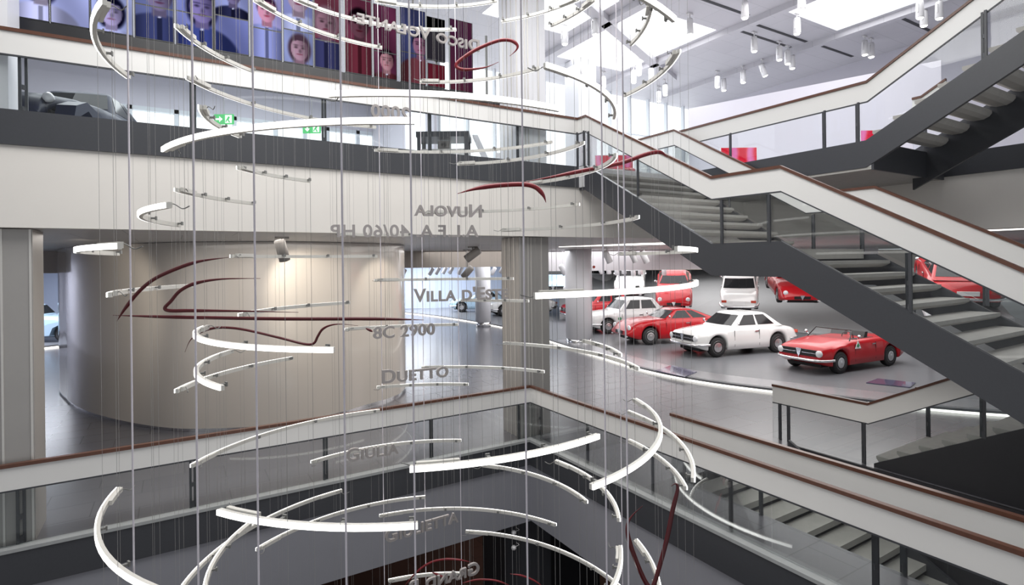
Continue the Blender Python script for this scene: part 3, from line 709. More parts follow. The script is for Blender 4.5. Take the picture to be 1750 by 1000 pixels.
def cyl(u, v, r, far):
    d = ray(u, v); o = (CAM-MC).xy; dd = d.xy; a = dd.dot(dd); b = 2*o.dot(dd); c = o.dot(o)-r*r; di = max(0, b*b-4*a*c)
    return CAM+d*((-b+(1 if far else -1)*math.sqrt(di))/2/a)
ORD = ['leftmost', 'second from the left', 'third from the left', 'fourth from the left', 'fifth from the left', 'sixth from the left', 'seventh from the left', 'eighth from the left', 'ninth from the left', 'third from the right', 'second from the right', 'rightmost']
for i, (u, v, r, far) in enumerate([(221, 300, 2.7, False), (331, 300, 2.75, False), (434, 300, 2.7, False), (584, 300, 2.75, False), (650, 400, 2.5, True), (702, 300, 2.6, False),
                                    (721, 400, 2.55, True), (782, 400, 2.5, True), (893.5, 300, 2.7, False), (1029, 300, 2.6, False), (1056, 300, 2.45, True), (1066, 300, 2.7, False)]):
    p = cyl(u, v, r, far)
    o = MB().tube([(p.x, p.y, -4.2), (p.x, p.y, ZC-.002)], .006, 8).build('power_cord', M['cord'], loc=(p.x, p.y, -4.2))
    tag(o, 'thick pale power cord in the light mobile, %s of twelve thick cords' % ORD[i], 'cord', 'power cords of the light mobile')
WX = [169, 193.6, 198, 253.6, 256.6, 266, 292, 299, 306.6, 347, 351, 365.6, 371, 378, 381.6, 406.6, 412.6, 455, 468.6, 475, 484.4, 505, 522, 530, 564, 568, 575, 587, 593, 596, 628.4, 641, 656, 660,
      690, 704, 732, 752, 766, 770, 786, 795, 819, 836, 839, 855.6, 868, 875, 913, 920, 941, 949, 983, 995, 1008, 1012, 1035, 1047, 1080, 1113, 1118, 1125, 1151, 1164, 1178]
for i, u in enumerate(WX):
    p = cyl(u, 300, random.choice((2.1, 2.35, 2.6, 2.8)), random.random() < .62)
    o = MB().tube([(p.x, p.y, -4.2), (p.x, p.y, ZC-.002)], .0013, 5).build('suspension_wire', M['wire'], loc=(p.x, p.y, -4.2))
    tag(o, 'hair-thin steel wire hanging straight down through the light mobile', 'wire', 'thin suspension wires')
# weights at the wire feet keep the mobile taut (below the frame)

# lettering: small-capital words hung in the mobile
def word(txt, p0, p1, cap_px, depth0, label, mirrored=False, caps=True):
    """p0, p1: pixels of the baseline start and end as READ; depth0: depth of the left end in the picture"""
    L, Rr = (p0, p1) if p0[0] < p1[0] else (p1, p0)
    A0 = at_d(*L, depth0); A1 = at_z(*Rr, A0.z) if abs(uv(*Rr)[1]) > 110 else at_d(*Rr, depth0*1.06)
    A1.z = A0.z
    cu = bpy.data.curves.new('lettering', 'FONT'); cu.body = txt; cu.size = 1; cu.extrude = .05; cu.offset = .022
    cu.small_caps_scale = .80; cu.space_character = 1.06
    if caps:
        for i, ch in enumerate(cu.body_format): ch.use_small_caps = True
    tmp = bpy.data.objects.new('lettering', cu); COL.objects.link(tmp)
    dg = bpy.context.evaluated_depsgraph_get(); dg.update()
    me = bpy.data.meshes.new_from_object(tmp.evaluated_get(dg)); bpy.data.objects.remove(tmp); bpy.data.curves.remove(cu)
    xs_ = [v.co.x for v in me.vertices]; x0, x1 = min(xs_), max(xs_); W = (A1-A0).length
    capz = .70; H = cap_px*depth0/F_PX*1.16
    ex = (A1-A0).normalized()
    if mirrored: o_, ex = A1, -ex
    else: o_ = A0
    nrm = ex.cross(UP)
    for v in me.vertices:
        v.co = ex*((v.co.x-x0)/(x1-x0)*W)+UP*(v.co.y/capz*H)+nrm*(v.co.z*.34)
    root = empty('lettering', o_, label, 'lettering', 'hanging words of the light mobile')
    # every letter is one island of the mesh and becomes a part of its own
    bm = bmesh.new(); bm.from_mesh(me); bm.verts.ensure_lookup_table(); seen = set()
    for v in bm.verts:
        if v.index in seen: continue
        st = [v]; isl = []; seen.add(v.index)
        while st:
            q = st.pop(); isl.append(q)
            for e in q.link_edges:
                k = e.other_vert(q)
                if k.index not in seen: seen.add(k.index); st.append(k)
        idx = {q.index: n for n, q in enumerate(isl)}; fcs = {f for q in isl for f in q.link_faces}
        lm = bpy.data.meshes.new('letter'); lm.from_pydata([q.co[:] for q in isl], [], [tuple(idx[w_.index] for w_ in f.verts) for f in fcs]); lm.materials.append(M['letter'])
        lo = bpy.data.objects.new('letter', lm); COL.objects.link(lo); lo.parent = root
    bm.free(); bpy.data.meshes.remove(me)
    for f_ in (.12, .85):
        p = o_+ex*W*f_+UP*H*.5
        MB().tube([p, (p.x, p.y, ZC-.002)], .001, 5).build('hanger_wire', M['wire'], root)
    return root
word('Disco Volante', (819, 88), (610, 39), 18, 7.4, 'grey mirror-reversed two-word lettering, topmost, slanting across the portrait screens', True)
word('2000', (700, 205), (634, 199), 18, 7.3, 'grey mirror-reversed numeral lettering half hidden by the bright strip at the upper balcony', True)
word('Nuvola', (823, 371), (708, 368), 19, 7.3, 'grey mirror-reversed single word on the beige beam, upper of two lines', True)
word('A.L.F.A. 40/60 HP', (818, 404), (565, 405), 18, 7.3, 'grey mirror-reversed long line with numerals at the lower edge of the beige beam', True, False)
word("Villa d'Este", (707, 516), (868, 510), 19, 7.3, 'grey readable lettering in front of the pale blue wall, left of the corner column')
word('8C 2900', (638, 579), (743, 571), 17, 7.3, 'grey readable lettering with numerals at the right edge of the drum', caps=False)
word('Duetto', (653, 655), (766, 643), 19, 7.2, 'grey readable single word just above the lower balcony handrail')
word('Giulia', (592, 789), (681, 774), 18, 7.2, 'small pale readable word at the lower balcony glass, crossed by a light strip')
word('Giulietta', (658, 928), (783, 891), 19, 7.2, 'pale readable word slanting in front of the blue-grey fascia')
word('Grand P', (819, 979), (700, 1015), 18, 7.2, 'pale mirror-reversed lettering cut off by the bottom edge', True)

# red bent bars that draw the outlines of cars
def outline(paths, depth, label, wd=.05, mt='red'):
    P0 = at_d(*paths[0][0], depth); o = empty('outline_bar', P0, label, 'sculpture bar', 'red outline bars of the light mobile')
    for path in paths:
        pts = [at_d(u, v, depth) for u, v in path]
        pts = catmull(pts, 5, False); n = len(pts)
        rr = [max(.15, min(1, min(i, n-1-i)/(n*.22)))*wd/2 for i in range(n)]
        m = MB(); m.tube(pts, rr, 8); m.build('bar', M[mt], o)
        for f_ in ((.3, .75) if len(paths) == 1 else (.5,)):
            p = pts[int(n*f_)]; MB().tube([p, (p.x, p.y, ZC-.002)], .001, 5).build('hanger_wire', M['wire'], o)
    return o
outline([[(200, 549), (212, 530), (235, 501), (262, 478), (300, 460), (340, 447), (390, 440)]], 5.0, 'dark red arched bar like a car roof in front of the drum', .034)
outline([[(445, 476), (380, 477), (335, 484), (308, 497), (292, 515), (282, 526), (290, 531), (330, 531), (420, 532), (510, 534)]], 5.25, 'dark red hairpin shaped bar like a side window in front of the drum', .034)
outline([[(193, 539), (300, 542), (480, 545), (640, 545), (725, 547)]], 5.3, 'long straight dark red bar across the drum', .034)
outline([[(316, 602), (325, 582), (340, 570), (360, 562), (385, 560), (420, 564), (480, 578), (520, 588), (536, 587), (543, 575), (551, 563), (565, 556), (585, 554), (612, 557)], [(625, 561), (637, 567)]], 6.6, 'thin dark red wavy bar behind the brightest strip on the drum', .03)
outline([[(782, 331), (815, 322), (850, 317), (893, 315), (915, 320), (928, 333), (933, 346)]], 6.2, 'red curved bar over the beige beam, ending in a downward hook', .055, 'red_lit')
outline([[(897, 311), (950, 301), (1000, 291), (1060, 279), (1100, 265), (1122, 260), (1133, 262), (1140, 269)]], 6.5, 'red bar rising to the right across the red screen and the stair railing', .05, 'red_lit')
outline([[(871, 96), (882, 86), (884, 77), (872, 69), (850, 70), (815, 84), (790, 100), (780, 110), (784, 117), (800, 119), (830, 115), (852, 106)]], 7.4, 'red open loop in front of the last portrait screen', .05, 'red_lit')
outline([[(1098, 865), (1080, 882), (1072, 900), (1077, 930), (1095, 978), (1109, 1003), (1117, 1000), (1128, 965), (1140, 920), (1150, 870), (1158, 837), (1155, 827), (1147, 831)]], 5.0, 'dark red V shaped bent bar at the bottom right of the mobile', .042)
outline([[(690, 1003), (712, 978), (735, 962), (760, 956), (785, 957), (805, 961)], [(738, 978), (752, 984), (765, 990)]], 7.75, 'thin bright red arched bar at the bottom edge behind the mirrored lettering', .03, 'red_lit')
outline([[(790, 997), (815, 991), (845, 992), (870, 1000)]], 7.75, 'thin bright red low arc at the bottom edge right of the lettering', .026, 'red_lit')
outline([[(872, 981), (892, 984), (912, 992), (928, 1003)]], 7.75, 'thin bright red short bar at the bottom edge before the dark lower column', .026, 'red_lit')

# ------------------------------------------------------------------ cars
def pl(tab, x):
    if x >= tab[0][0]: return tab[0][1]
    for (a, p), (b, q) in zip(tab, tab[1:]):
        if x >= b: 
            t = (x-a)/(b-a) if a != b else 0
            return p+(q-p)*t
    return tab[-1][1]
def smooth_pl(tab, x, e=.12):
    return sum(pl(tab, x+d*e) for d in (-1, -.5, 0, .5, 1))/5
KIND = {
 'coupe': dict(top=[(.74, .56), (.70, .74), (.3, .80), (-.45, .885), (-.7, .90), (-2.0, .91), (-2.6, .87), (-3.1, .79), (-3.22, .58)], nose=.74, tail=-3.22, belt=.885, roof=1.32, ws=-.52, rf=-1.08, rr=-1.98, rw=-2.62, hw=.78, hr=.54, splits=[.50]),
 'sedan': dict(top=[(.74, .60), (.70, .80), (.3, .86), (-.45, .93), (-.7, .95), (-2.2, .96), (-2.6, .93), (-3.2, .88), (-3.32, .62)], nose=.74, tail=-3.32, belt=.94, roof=1.44, ws=-.50, rf=-.98, rr=-2.15, rw=-2.60, hw=.78, hr=.60, splits=[.48]),
 'fastback': dict(top=[(.86, .45), (.80, .60), (.45, .80), (0, .88), (-.5, .90), (-.8, .90), (-2.0, .90), (-2.6, .86), (-3.0, .76), (-3.12, .56)], nose=.86, tail=-3.12, belt=.875, roof=1.24, ws=-.55, rf=-1.15, rr=-1.75, rw=-2.75, hw=.80, hr=.52, splits=[.55]),
 'spider': dict(top=[(.80, .46), (.74, .64), (.4, .78), (-.3, .86), (-.7, .88), (-.8, .84), (-2.0, .86), (-2.5, .85), (-3.1, .72), (-3.25, .50)], nose=.80, tail=-3.25, belt=.86, roof=1.16, ws=-.55, rf=-.95, rr=-1.2, rw=-1.6, hw=.79, hr=.60, splits=[.5]),
 'cabrio': dict(top=[(.74, .56), (.70, .74), (.3, .80), (-.45, .885), (-.7, .90), (-2.0, .91), (-2.6, .87), (-3.1, .79), (-3.22, .58)], nose=.74, tail=-3.22, belt=.885, roof=1.15, ws=-.52, rf=-1.08, rr=-1.98, rw=-2.62, hw=.78, hr=.54, splits=[.50]),
 'vintage': dict(top=[(.55, .50), (.50, .70), (.2, .86), (-.3, .94), (-1.0, .98), (-1.3, 1.0), (-2.4, 1.0), (-2.9, .9), (-3.6, .62), (-4.0, .40)], nose=.55, tail=-4.0, belt=.98, roof=1.42, ws=-1.25, rf=-1.6, rr=-2.1, rw=-3.0, hw=.72, hr=.48, splits=[.6]),
}
def make_car(kind, paint, loc, heading, label, scale=1.15, pitch=0., roll=0., group='cars on the display platforms', stripe=None, badge=False, lamps=2, tail=False):
    K = KIND[kind]; wb = 2.35; rt = .31
    root = empty('car', loc, label, 'car', group); root.scale = (scale,)*3
    h = math.atan2(heading[1], heading[0])
    root.rotation_euler = (Matrix.Rotation(h, 3, 'Z')@Matrix.Rotation(pitch, 3, 'Y')@Matrix.Rotation(roll, 3, 'X')).to_euler()
    def put(mb, name, mt, par=None, label=None):
        o = mb.build(name, mt); o.parent = par or root
        if label: o['label'] = label
        return o
    P = M[paint]; Ra = rt+.055; nose, tl, hw = K['nose'], K['tail'], K['hw']
    xs_ = set([nose, nose-.03, nose-.1, nose-.22, tl, tl+.04, tl+.12, tl+.25])
    x = tl+.25
    while x < nose-.22: xs_.add(round(x, 3)); x += .13
    for xw in (0, -wb):
        for q in range(-8, 9): xs_.add(xw+Ra*math.sin(q*PI/16))
        xs_.add(xw+Ra+.004); xs_.add(xw-Ra-.004)
    xs_ = sorted(xs_, reverse=True); body = MB(); rings = []
    for x in xs_:
        zt = smooth_pl(K['top'], x, .05); e = min(nose-x, x-tl)
        w_ = hw*(1-.16*max(0, 1-e/.55)**2.2) if kind != 'vintage' else hw*(.55+.45*min(1, max(0, (x-tl)/2.2)))*(1 if x < -.9 else 1-.42*min(1, (x+.9)/1.2))
        zb = .20+.16*max(0, 1-(nose-x)/.5)**1.5+.16*max(0, 1-(x-tl)/.6)
        arch = 0
        for xw in (0, -wb):
            if abs(x-xw) <= Ra: arch = max(arch, rt+math.sqrt(max(0, Ra*Ra-(x-xw)**2)))
        zl = max(zb, min(arch, zt-.12)) if arch else zb
        H = zt-zl
        half = [(.0, zl), (w_*.90, zl), (w_*.985, zl+.02), (w_*1.0, zl+H*.30), (w_*.995, zl+H*.55), (w_*.965, zt-.13 if H > .3 else zl+H*.7), (w_*.925, zt-.05), (w_*.83, zt-.012), (w_*.45, zt+.012), (0, zt+.02)]
        rings.append([(x, y, z) for y, z in half]+[(x, -y, z) for y, z in half[-2:0:-1]])
    n = len(rings[0]); vs = [p for r in rings for p in r]
    fs = [(i*n+j, i*n+(j+1) % n, (i+1)*n+(j+1) % n, (i+1)*n+j) for i in range(len(rings)-1) for j in range(n)]
    body.add(vs, fs, 0, True); body.add(rings[0], [tuple(range(n))]); body.add(rings[-1], [tuple(range(n))[::-1]])
    put(body, 'body', P)
    put(MB().box(tl+.3, nose-.25, -hw*.62, hw*.62, .17, .6), 'underbody', M['tyre'])
    # greenhouse
    bz, rz = K['belt']-.02, K['roof']
    def ring(t, ins=0):
        z = bz+(rz-bz)*t; xf = K['ws']+(K['rf']-K['ws'])*t-ins; xr = K['rw']+(K['rr']-K['rw'])*t+ins
        wv = hw*.90+(K['hr']-hw*.90)*t-ins*.8; return z, xf, xr, wv
    LV = [(0, 0), (.16, 0), (.5, 0), (.84, 0), (.955, .03), (1.0, .12), (1.015, .28)]
    sf = [0, .10, K['splits'][0]-.025, K['splits'][0]+.025, .88, 1]
    if kind not in ('spider', 'cabrio'):
        rg = []
        for t, ins in LV:
            z, xf, xr, wv = ring(min(t, 1), ins); z = bz+(rz-bz)*t+.0
            if wv < .05: wv = .05
            pts = [(xf+.06*(1-(k/2-1)**2), wv*.93*(k/2-1)) for k in range(5)]
            a, b = xf-.05, xr+.05
            side = [(a+(b-a)*s, wv) for s in sf]
            rear = [(xr-.05*(1-(1-k/2)**2), wv*.93*(1-k/2)) for k in range(5)]
            side2 = [(b+(a-b)*s, -wv) for s in [1-q for q in reversed(sf)]]
            rg.append([(p[0], p[1], z) for p in pts+side+rear+side2])
        n2 = len(rg[0]); gh = MB()
        gh.add([p for r_ in rg for p in r_], [(i*n2+j, i*n2+(j+1) % n2, (i+1)*n2+(j+1) % n2, (i+1)*n2+j) for i in range(len(rg)-1) for j in range(n2)], 0, True)
        gh.add(rg[-1], [tuple(range(n2))]); put(gh, 'roof', P)
        cen = Vector((sum(p[0] for p in rg[0])/n2, 0, (bz+rz)/2))
        def pane(cols, name):
            g = MB(); V = []; Fc = []
            for i in (1, 2):
                for j in cols:
                    q = [rg[i][j], rg[i][(j+1) % n2], rg[i+1][(j+1) % n2], rg[i+1][j]]
                    k = len(V); Q = [Vector(p) for p in q]; nrm = (Q[1]-Q[0]).cross(Q[3]-Q[0]).normalized()
                    if nrm.dot(sum(Q, Vector())/4-cen) < 0: nrm = -nrm
                    V += [p+nrm*.006 for p in Q]; Fc.append((k, k+1, k+2, k+3))
            g.add(V, Fc); put(g, name, M['cglass'])
        pane(range(0, 4), 'windscreen'); pane([6], 'side_window'); pane([8], 'side_window')
        pane(range(11, 15), 'rear_window'); s2 = 16
        pane([s2+1], 'side_window'); pane([s2+3], 'side_window')
    else:
        z0, z1 = .86, rz
        fr = MB(); gp = MB(); c0 = [(-.52, -.66, z0), (-.46, 0, z0), (-.52, .66, z0)]; c1 = [(-.82, -.56, z1), (-.76, 0, z1), (-.82, .56, z1)]
        gp.add(c0+c1, [(0, 1, 4, 3), (1, 2, 5, 4)]); put(gp, 'windscreen', M['glass'])
        fr.tube([c0[0], c1[0], c1[1], c1[2], c0[2]], .018, 6); put(fr, 'windscreen_frame', M['trim'] if kind == 'cabrio' else M['chrome'])
        put(MB().box(-1.75, -.75, -.6, .6, .70, .905), 'cockpit', M['trim'])
        for y in (-.3, .3):
            put(MB().prism([(-1.55, y-.22, .75), (-1.35, y-.22, .75), (-1.5, y-.22, 1.06), (-1.62, y-.22, 1.06)], (0, .44, 0)), 'seat', M['trim'])
        st = MB(); st.tube([(-1.0, .3+.17*math.cos(a*PI/8), .93+.15*math.sin(a*PI/8)) for a in range(17)], .014, 6); put(st, 'steering_wheel', M['trim'])
    # wheels
    for xw in (0, -wb):
        for sd in (1, -1):
            c = Vector((xw, sd*(hw-.20), rt)); ax = (0, sd, 0)
            wh = MB().lathe([(rt*.64, 0), (rt*.96, .0), (rt, .03), (rt, .14), (rt*.94, .175), (rt*.68, .18)], c, ax, 24)
            wo = put(wh, 'wheel', M['tyre'])
            put(MB().lathe([(rt*.68, .165), (rt*.66, .182), (rt*.56, .165), (rt*.42, .19), (rt*.30, .185), (rt*.14, .20), (0, .205)], c, ax, 20), 'hubcap', M['hub'], wo)
    # nose
    zn = smooth_pl(K['top'], nose-.05, .05)
    if kind == 'vintage':
        put(MB().prism([(nose+.01, -.16, .45), (nose+.01, .16, .45), (nose-.02, .12, .84), (nose-.02, -.12, .84)], (-.05, 0, 0)), 'grille', M['chrome'])
        for sd in (1, -1):
            f = MB(); prof = []
            for xw, ln in ((0, 1.35), (-wb, 1.25)):
                pts = [(xw+Ra*1.35, .34), (xw+Ra*1.05, .66), (xw+.05, .80), (xw-.45, .70), (xw-.9, .46), (xw-ln, .26), (xw-Ra-.02, .26), (xw-Ra*.72, .55), (xw, .67), (xw+Ra*.75, .52), (xw+Ra, .32)]
                f.prism([(p[0], sd*(hw-.16), p[1]) for p in pts], (0, sd*.26, 0))
            put(f, 'fender', P)
            put(MB().lathe([(.0, .08), (.05, .07), (.08, .02), (.06, -.07), (0, -.12)], (nose-.25, sd*.42, .78), (1, 0, 0), 16), 'headlamp', M['lampglass'])
    else:
        low = kind in ('fastback', 'spider')
        gz0, gz1 = (.40, .52) if low else (.50, .68)
        if not low: put(MB().box(nose-.02, nose+.012, -.56, .56, gz0, gz1), 'grille', M['trim'])
        else: put(MB().box(nose-.05, nose+.012, -.30, .30, gz0-.02, gz1-.02), 'grille', M['trim'])
        ch = MB(); ch.prism([(nose+.012, -.085, gz1+.02), (nose+.012, .085, gz1+.02), (nose+.012, .05, gz0+.06), (nose+.012, 0, gz0-.06), (nose+.012, -.05, gz0+.06)], (.02, 0, 0))
        if not low: ch.box(nose+.012, nose+.024, -.52, -.1, (gz0+gz1)/2-.008, (gz0+gz1)/2+.008).box(nose+.012, nose+.024, .1, .52, (gz0+gz1)/2-.008, (gz0+gz1)/2+.008)
        put(ch, 'grille_shield', M['chrome'])
        for sd in (1, -1):
            ys = (.60,) if lamps == 2 else (.60, .41)
            for y in ys:
                xx = nose-.13 if low else nose-.04; zz = .62 if low else (gz0+gz1)/2
                put(MB().lathe([(.095, 0), (.095, .05), (.075, .062), (.045, .075), (0, .08)], (xx, sd*y, zz), (1, 0, 0), 18), 'headlamp', M['lampglass'])
            put(MB().box(nose-.02, nose+.016, sd*.60-.05, sd*.60+.05, gz0-.10, gz0-.06), 'turn_signal', M['lampglass'])
        bz_ = .40 if not low else .34
        if not low:
            put(MB().tube(catmull([(nose-.42, -hw*.985, bz_), (nose-.1, -hw*.93, bz_), (nose+.07, -hw*.66, bz_), (nose+.11, 0, bz_), (nose+.07, hw*.66, bz_), (nose-.1, hw*.93, bz_), (nose-.42, hw*.985, bz_)], 4, False), .042, 8), 'front_bumper', M['chrome'])
        put(MB().tube(catmull([(tl+.42, -hw*.985, .44), (tl+.1, -hw*.93, .44), (tl-.06, -hw*.66, .44), (tl-.09, 0, .44), (tl-.06, hw*.66, .44), (tl+.1, hw*.93, .44), (tl+.42, hw*.985, .44)], 4, False), .042, 8), 'rear_bumper', M['chrome'])
        for sd in (1, -1):
            put(MB().box(tl-.012, tl+.02, sd*.58-.10, sd*.58+.10, .60, .70), 'tail_lamp', M['amber'])
            put(MB().box(-1.55, -1.40, sd*hw-.012, sd*(hw)+.012, .735, .765), 'door_handle', M['chrome'])
            put(MB().tube([(-.72, sd*hw*.93, .90), (-.72, sd*hw*1.02, .97)], .01, 6).lathe([(0, -.03), (.05, -.02), (.055, .0), (0, .005)], (-.72, sd*hw*1.06, 1.0), (-1, 0, 0), 12), 'door_mirror', M['chrome'])
            for xd in (-.62, -1.58):
                put(MB().box(xd-.005, xd+.005, sd*hw*.99-.006, sd*hw*.99+.006, .30, .80), 'door_seam', M['trim'])
        put(MB().box(tl-.012, tl+.01, -.24, .24, .52, .64), 'number_plate', M['badge'])
    if badge:
        for sd in (1,):
            y = sd*(hw+.004); b = MB(); b.prism([(-.58, y, .66), (-.86, y, .66), (-.72, y, .90)], (0, sd*.006, 0)); bo = put(b, 'triangle_badge', M['badge'], label='white triangle with a green four-leaf clover')
            g = MB()
            for dx, dz in ((0, .035), (0, -.03), (.035, 0), (-.035, 0)): g.lathe([(.026, 0), (.026, .004), (0, .005)], (-.72+dx, y+sd*.006, .745+dz), (0, sd, 0), 12)
            put(g, 'clover', M['clover'], bo)
    if stripe: 
        put(MB().lathe([(.075, 0), (.075, .004), (0, .005)], (-.5, hw+.0, .62), (0, 1, 0), 16), 'emblem', M['clover'])
    return root
def car_at(kind, paint, wheel_px, z, heading, label, sc=1.15, **kw):
    """wheel_px: pixel where the near front tyre meets the ground (left side if the car heads to the left)"""
    w_ = at_z(*wheel_px, z); hd = Vector((*heading, 0)).normalized(); side = Vector((-hd.y, hd.x, 0))
    if side.dot(Vector((CAM.x-w_.x, CAM.y-w_.y, 0))) < 0: side = -side
    c = w_-side*KIND[kind]['hw']*.95*sc
    return make_car(kind, paint, (c.x, c.y, z), heading, label, sc, **kw)
HD = Vector((-.968, .25))
car_at('coupe', 'carw', (1227, 611), .12, (-.975, .22), 'white two-door coupe parked in front, left of the open red car')
car_at('cabrio', 'carr', (1437, 639), .12, (-.985, .09), 'red open-top car at the front right with a white triangle on its side', 1.07, badge=True, lamps=2)
car_at('fastback', 'carr', (1112, 590), .12, (-.955, .30), 'red low coupe with rounded nose in the front row, left of the white coupe')
car_at('sedan', 'carw', (1040, 571), .12, (-.96, .28), 'white four-door sedan behind the red low coupe, with a small green emblem', stripe=True)
car_at('sedan', 'carr', (998, 551), .12, (-.96, .28), 'red car with white roof edge parked behind the white four-door sedan')
# left blue hall
car_at('coupe', 'carb', (789, 534), .12, (-RGT.x, -RGT.y), 'pale blue car seen side-on before the pale blue wall', 1.12)
car_at('coupe', 'carw', (861, 541), .12, (-.95, .25), 'white car nose just left of the corner column')
p = at_z(106, 585, .14); hd = Vector((RGT.x, RGT.y, 0))
make_car('vintage', 'carb', tuple(p+Vector((FWD.x, FWD.y, 0))*.85), (RGT.x, RGT.y), 'light blue streamlined vintage car at the far left on a low lit platform', 1.22)
# cars on the ramp at the back
def ramp_car(kind, paint, uv_, d, ang, pitch, label, sc=1.15, roll=0., lift=0.):
    c = at_d(*uv_, d); fa = math.atan2(FWD.y, FWD.x); h = fa+R(ang)
    return make_car(kind, paint, (c.x, c.y, c.z+lift), (math.cos(h), math.sin(h)), label, sc, R(pitch), R(roll), 'cars on the banked ramp')
ramp_car('coupe', 'carw', (1024, 499), 40.3, 150, 18, 'white coupe tilted on the ramp, just right of the white round column', 1.25)
ramp_car('spider', 'carw', (1076, 505), 34.0, 165, 16, 'white open sports car tilted on the ramp, nose down toward the viewer')
ramp_car('fastback', 'carr', (1152, 524), 29.3, 163, 16, 'red sports car tilted on the ramp, left of the white sedan')
ramp_car('sedan', 'carw', (1266, 499), 30.5, -24, -15, 'white sedan on the ramp seen from behind, climbing away')
ramp_car('fastback', 'carr', (1362, 517), 26.5, 165, 12, 'red car on the ramp half hidden by the dark stair stringer')
ramp_car('coupe', 'carb', (948, 504), 33, 170, 14, 'pale blue car between the corner column and the white round column')
# red coupe on its own grey wedge, tail toward the viewer
rr_ = at_d(1650, 533, 17.3); fa = math.atan2(FWD.y, FWD.x)-R(30); hx = Vector((math.cos(fa), math.sin(fa), 0)); pt = R(13)
cc_ = rr_+(hx*math.cos(pt)+UP*math.sin(pt))*3.3
make_car('fastback', 'carr', tuple(cc_), (hx.x, hx.y), 'red coupe seen from behind through the right part of the main staircase', 1.15, -pt, 0, 'cars on the banked ramp')
sx = Vector((-hx.y, hx.x, 0))
up_ = UP*math.cos(pt)-hx*math.sin(pt); dx_ = hx*math.cos(pt)+UP*math.sin(pt)
rp_ = empty('display_ramp', (rr_.x, rr_.y, .12), 'pale grey tilted ramp on legs under the red coupe behind the staircase', 'ramp')
mid_ = rr_+dx_*2.0-up_*.07
MB().obox(mid_, dx_*2.5, sx*1.05, up_*.06).build('deck', M['platform_light'], rp_)
for k1 in (-2.2, 2.2):
    for k2 in (-.9, .9):
        t_ = mid_+dx_*k1+sx*k2-up_*.03
        MB().box(t_.x-.06, t_.x+.06, t_.y-.06, t_.y+.06, .12, t_.z).build('leg', M['dark'], rp_)

# ------------------------------------------------------------------ upper hall objects
c = at_d(48, 300, 9.6)
make_car('vintage', 'carn', (c.x, c.y, ZF), (-FWD.x*.95+RGT.x*.25, -FWD.y*.95+RGT.y*.25), 'dark navy vintage car on the upper floor at the far left, behind the balcony glass', 1.12, group='cars on the upper floor')

def exit_sign(u, v, d, arrow, label, w_=.62):
    p = at_d(u, v, d); n = -Vector((FWD.x, FWD.y, 0)); x = Vector((RGT.x, RGT.y, 0))
    o = empty('exit_sign', p, label, 'exit sign', 'green exit signs')
    MB().obox(p, x*w_/2, n*.03, UP*.16).build('plate', M['green'], o)
    f = MB(); q = p+n*.034
    if arrow == 'right': pts = [(-.26, .03), (-.14, .03), (-.14, .1), (-.03, 0), (-.14, -.1), (-.14, -.03), (-.26, -.03)]
    else: pts = [(-.18, .1), (-.12, .1), (-.12, 0), (-.05, 0), (-.15, -.11), (-.25, 0), (-.18, 0)]
    f.prism([q+x*a+UP*b for a, b in pts], n*.004); f.build('arrow', M['signw'], o)
    g = MB(); g.prism([q+x*a+UP*b for a, b in [(.05, -.13), (.27, -.13), (.27, .13), (.05, .13)]], n*.003); g.build('door_symbol', M['signw'], o)
    r_ = MB(); q2 = q+n*.006
    r_.prism([q2+x*a+UP*b for a, b in [(.12, .02), (.16, .09), (.21, .06), (.17, -.02), (.22, -.11), (.18, -.12), (.13, -.03), (.08, -.11), (.06, -.09), (.1, -.01)]], n*.003); r_.build('running_figure', M['green'], o)
    MB().tube([p+UP*.16, Vector((p.x, p.y, ZC-.005))], .01, 6).build('hanger_rod', M['clip'], o)
exit_sign(383, 204, 18.0, 'right', 'green exit sign with a right arrow hanging above the left windows')
exit_sign(533, 220, 19.5, 'down', 'green exit sign with a down arrow, right of the other exit sign')

def info_screen(u, v, d, w_, h_, label, ang=0, stand=True):
    p = at_d(u, v, d); a = Vector((RGT.x, RGT.y, 0)); a = Matrix.Rotation(R(ang), 3, 'Z')@a; n = Vector((a.y, -a.x, 0))
    o = empty('display_screen', (p.x, p.y, ZF if stand else p.z), label, 'screen', 'red display screens')
    MB().obox(p, a*w_/2, n*.03, UP*h_/2).build('housing', M['colw'], o)
    me = MB(); q = p+n*.032
    me.add([q-a*w_*.49-UP*h_*.48, q+a*w_*.49-UP*h_*.48, q+a*w_*.49+UP*h_*.48, q-a*w_*.49+UP*h_*.48], [(0, 1, 2, 3)])
    me.build('screen_panel', M['redscreen'], o, label='glowing red screen')
    if stand: MB().box(p.x-.05, p.x+.05, p.y-.05, p.y+.05, ZF, p.z-h_/2+.02).box(p.x-.3, p.x+.3, p.y-.3, p.y+.3, ZF, ZF+.03).build('stand', M['colw'], o)
    return o
rs = bpy.data.materials.new('red_screen_picture'); rs.use_nodes = True; nt = rs.node_tree; nt.nodes.clear()
oo = nt.nodes.new('ShaderNodeOutputMaterial'); ee = nt.nodes.new('ShaderNodeEmission'); ee.inputs[1].default_value = .95
tc = nt.nodes.new('ShaderNodeTexCoord'); nz = nt.nodes.new('ShaderNodeTexWave'); nz.inputs['Scale'].default_value = .9; nz.inputs['Distortion'].default_value = 5; cr = nt.nodes.new('ShaderNodeValToRGB')
cr.color_ramp.elements[0].color = (.75, .02, .05, 1); cr.color_ramp.elements[1].color = (.9, .25, .55, 1); cr.color_ramp.elements[0].position = .3
e2 = cr.color_ramp.elements.new(.55); e2.color = (.85, .06, .09, 1)
nt.links.new(tc.outputs['Object'], nz.inputs['Vector']); nt.links.new(nz.outputs['Color'], cr.inputs[0]); nt.links.new(cr.outputs[0], ee.inputs[0]); nt.links.new(ee.outputs[0], oo.inputs[0])
M['redscreen'] = rs
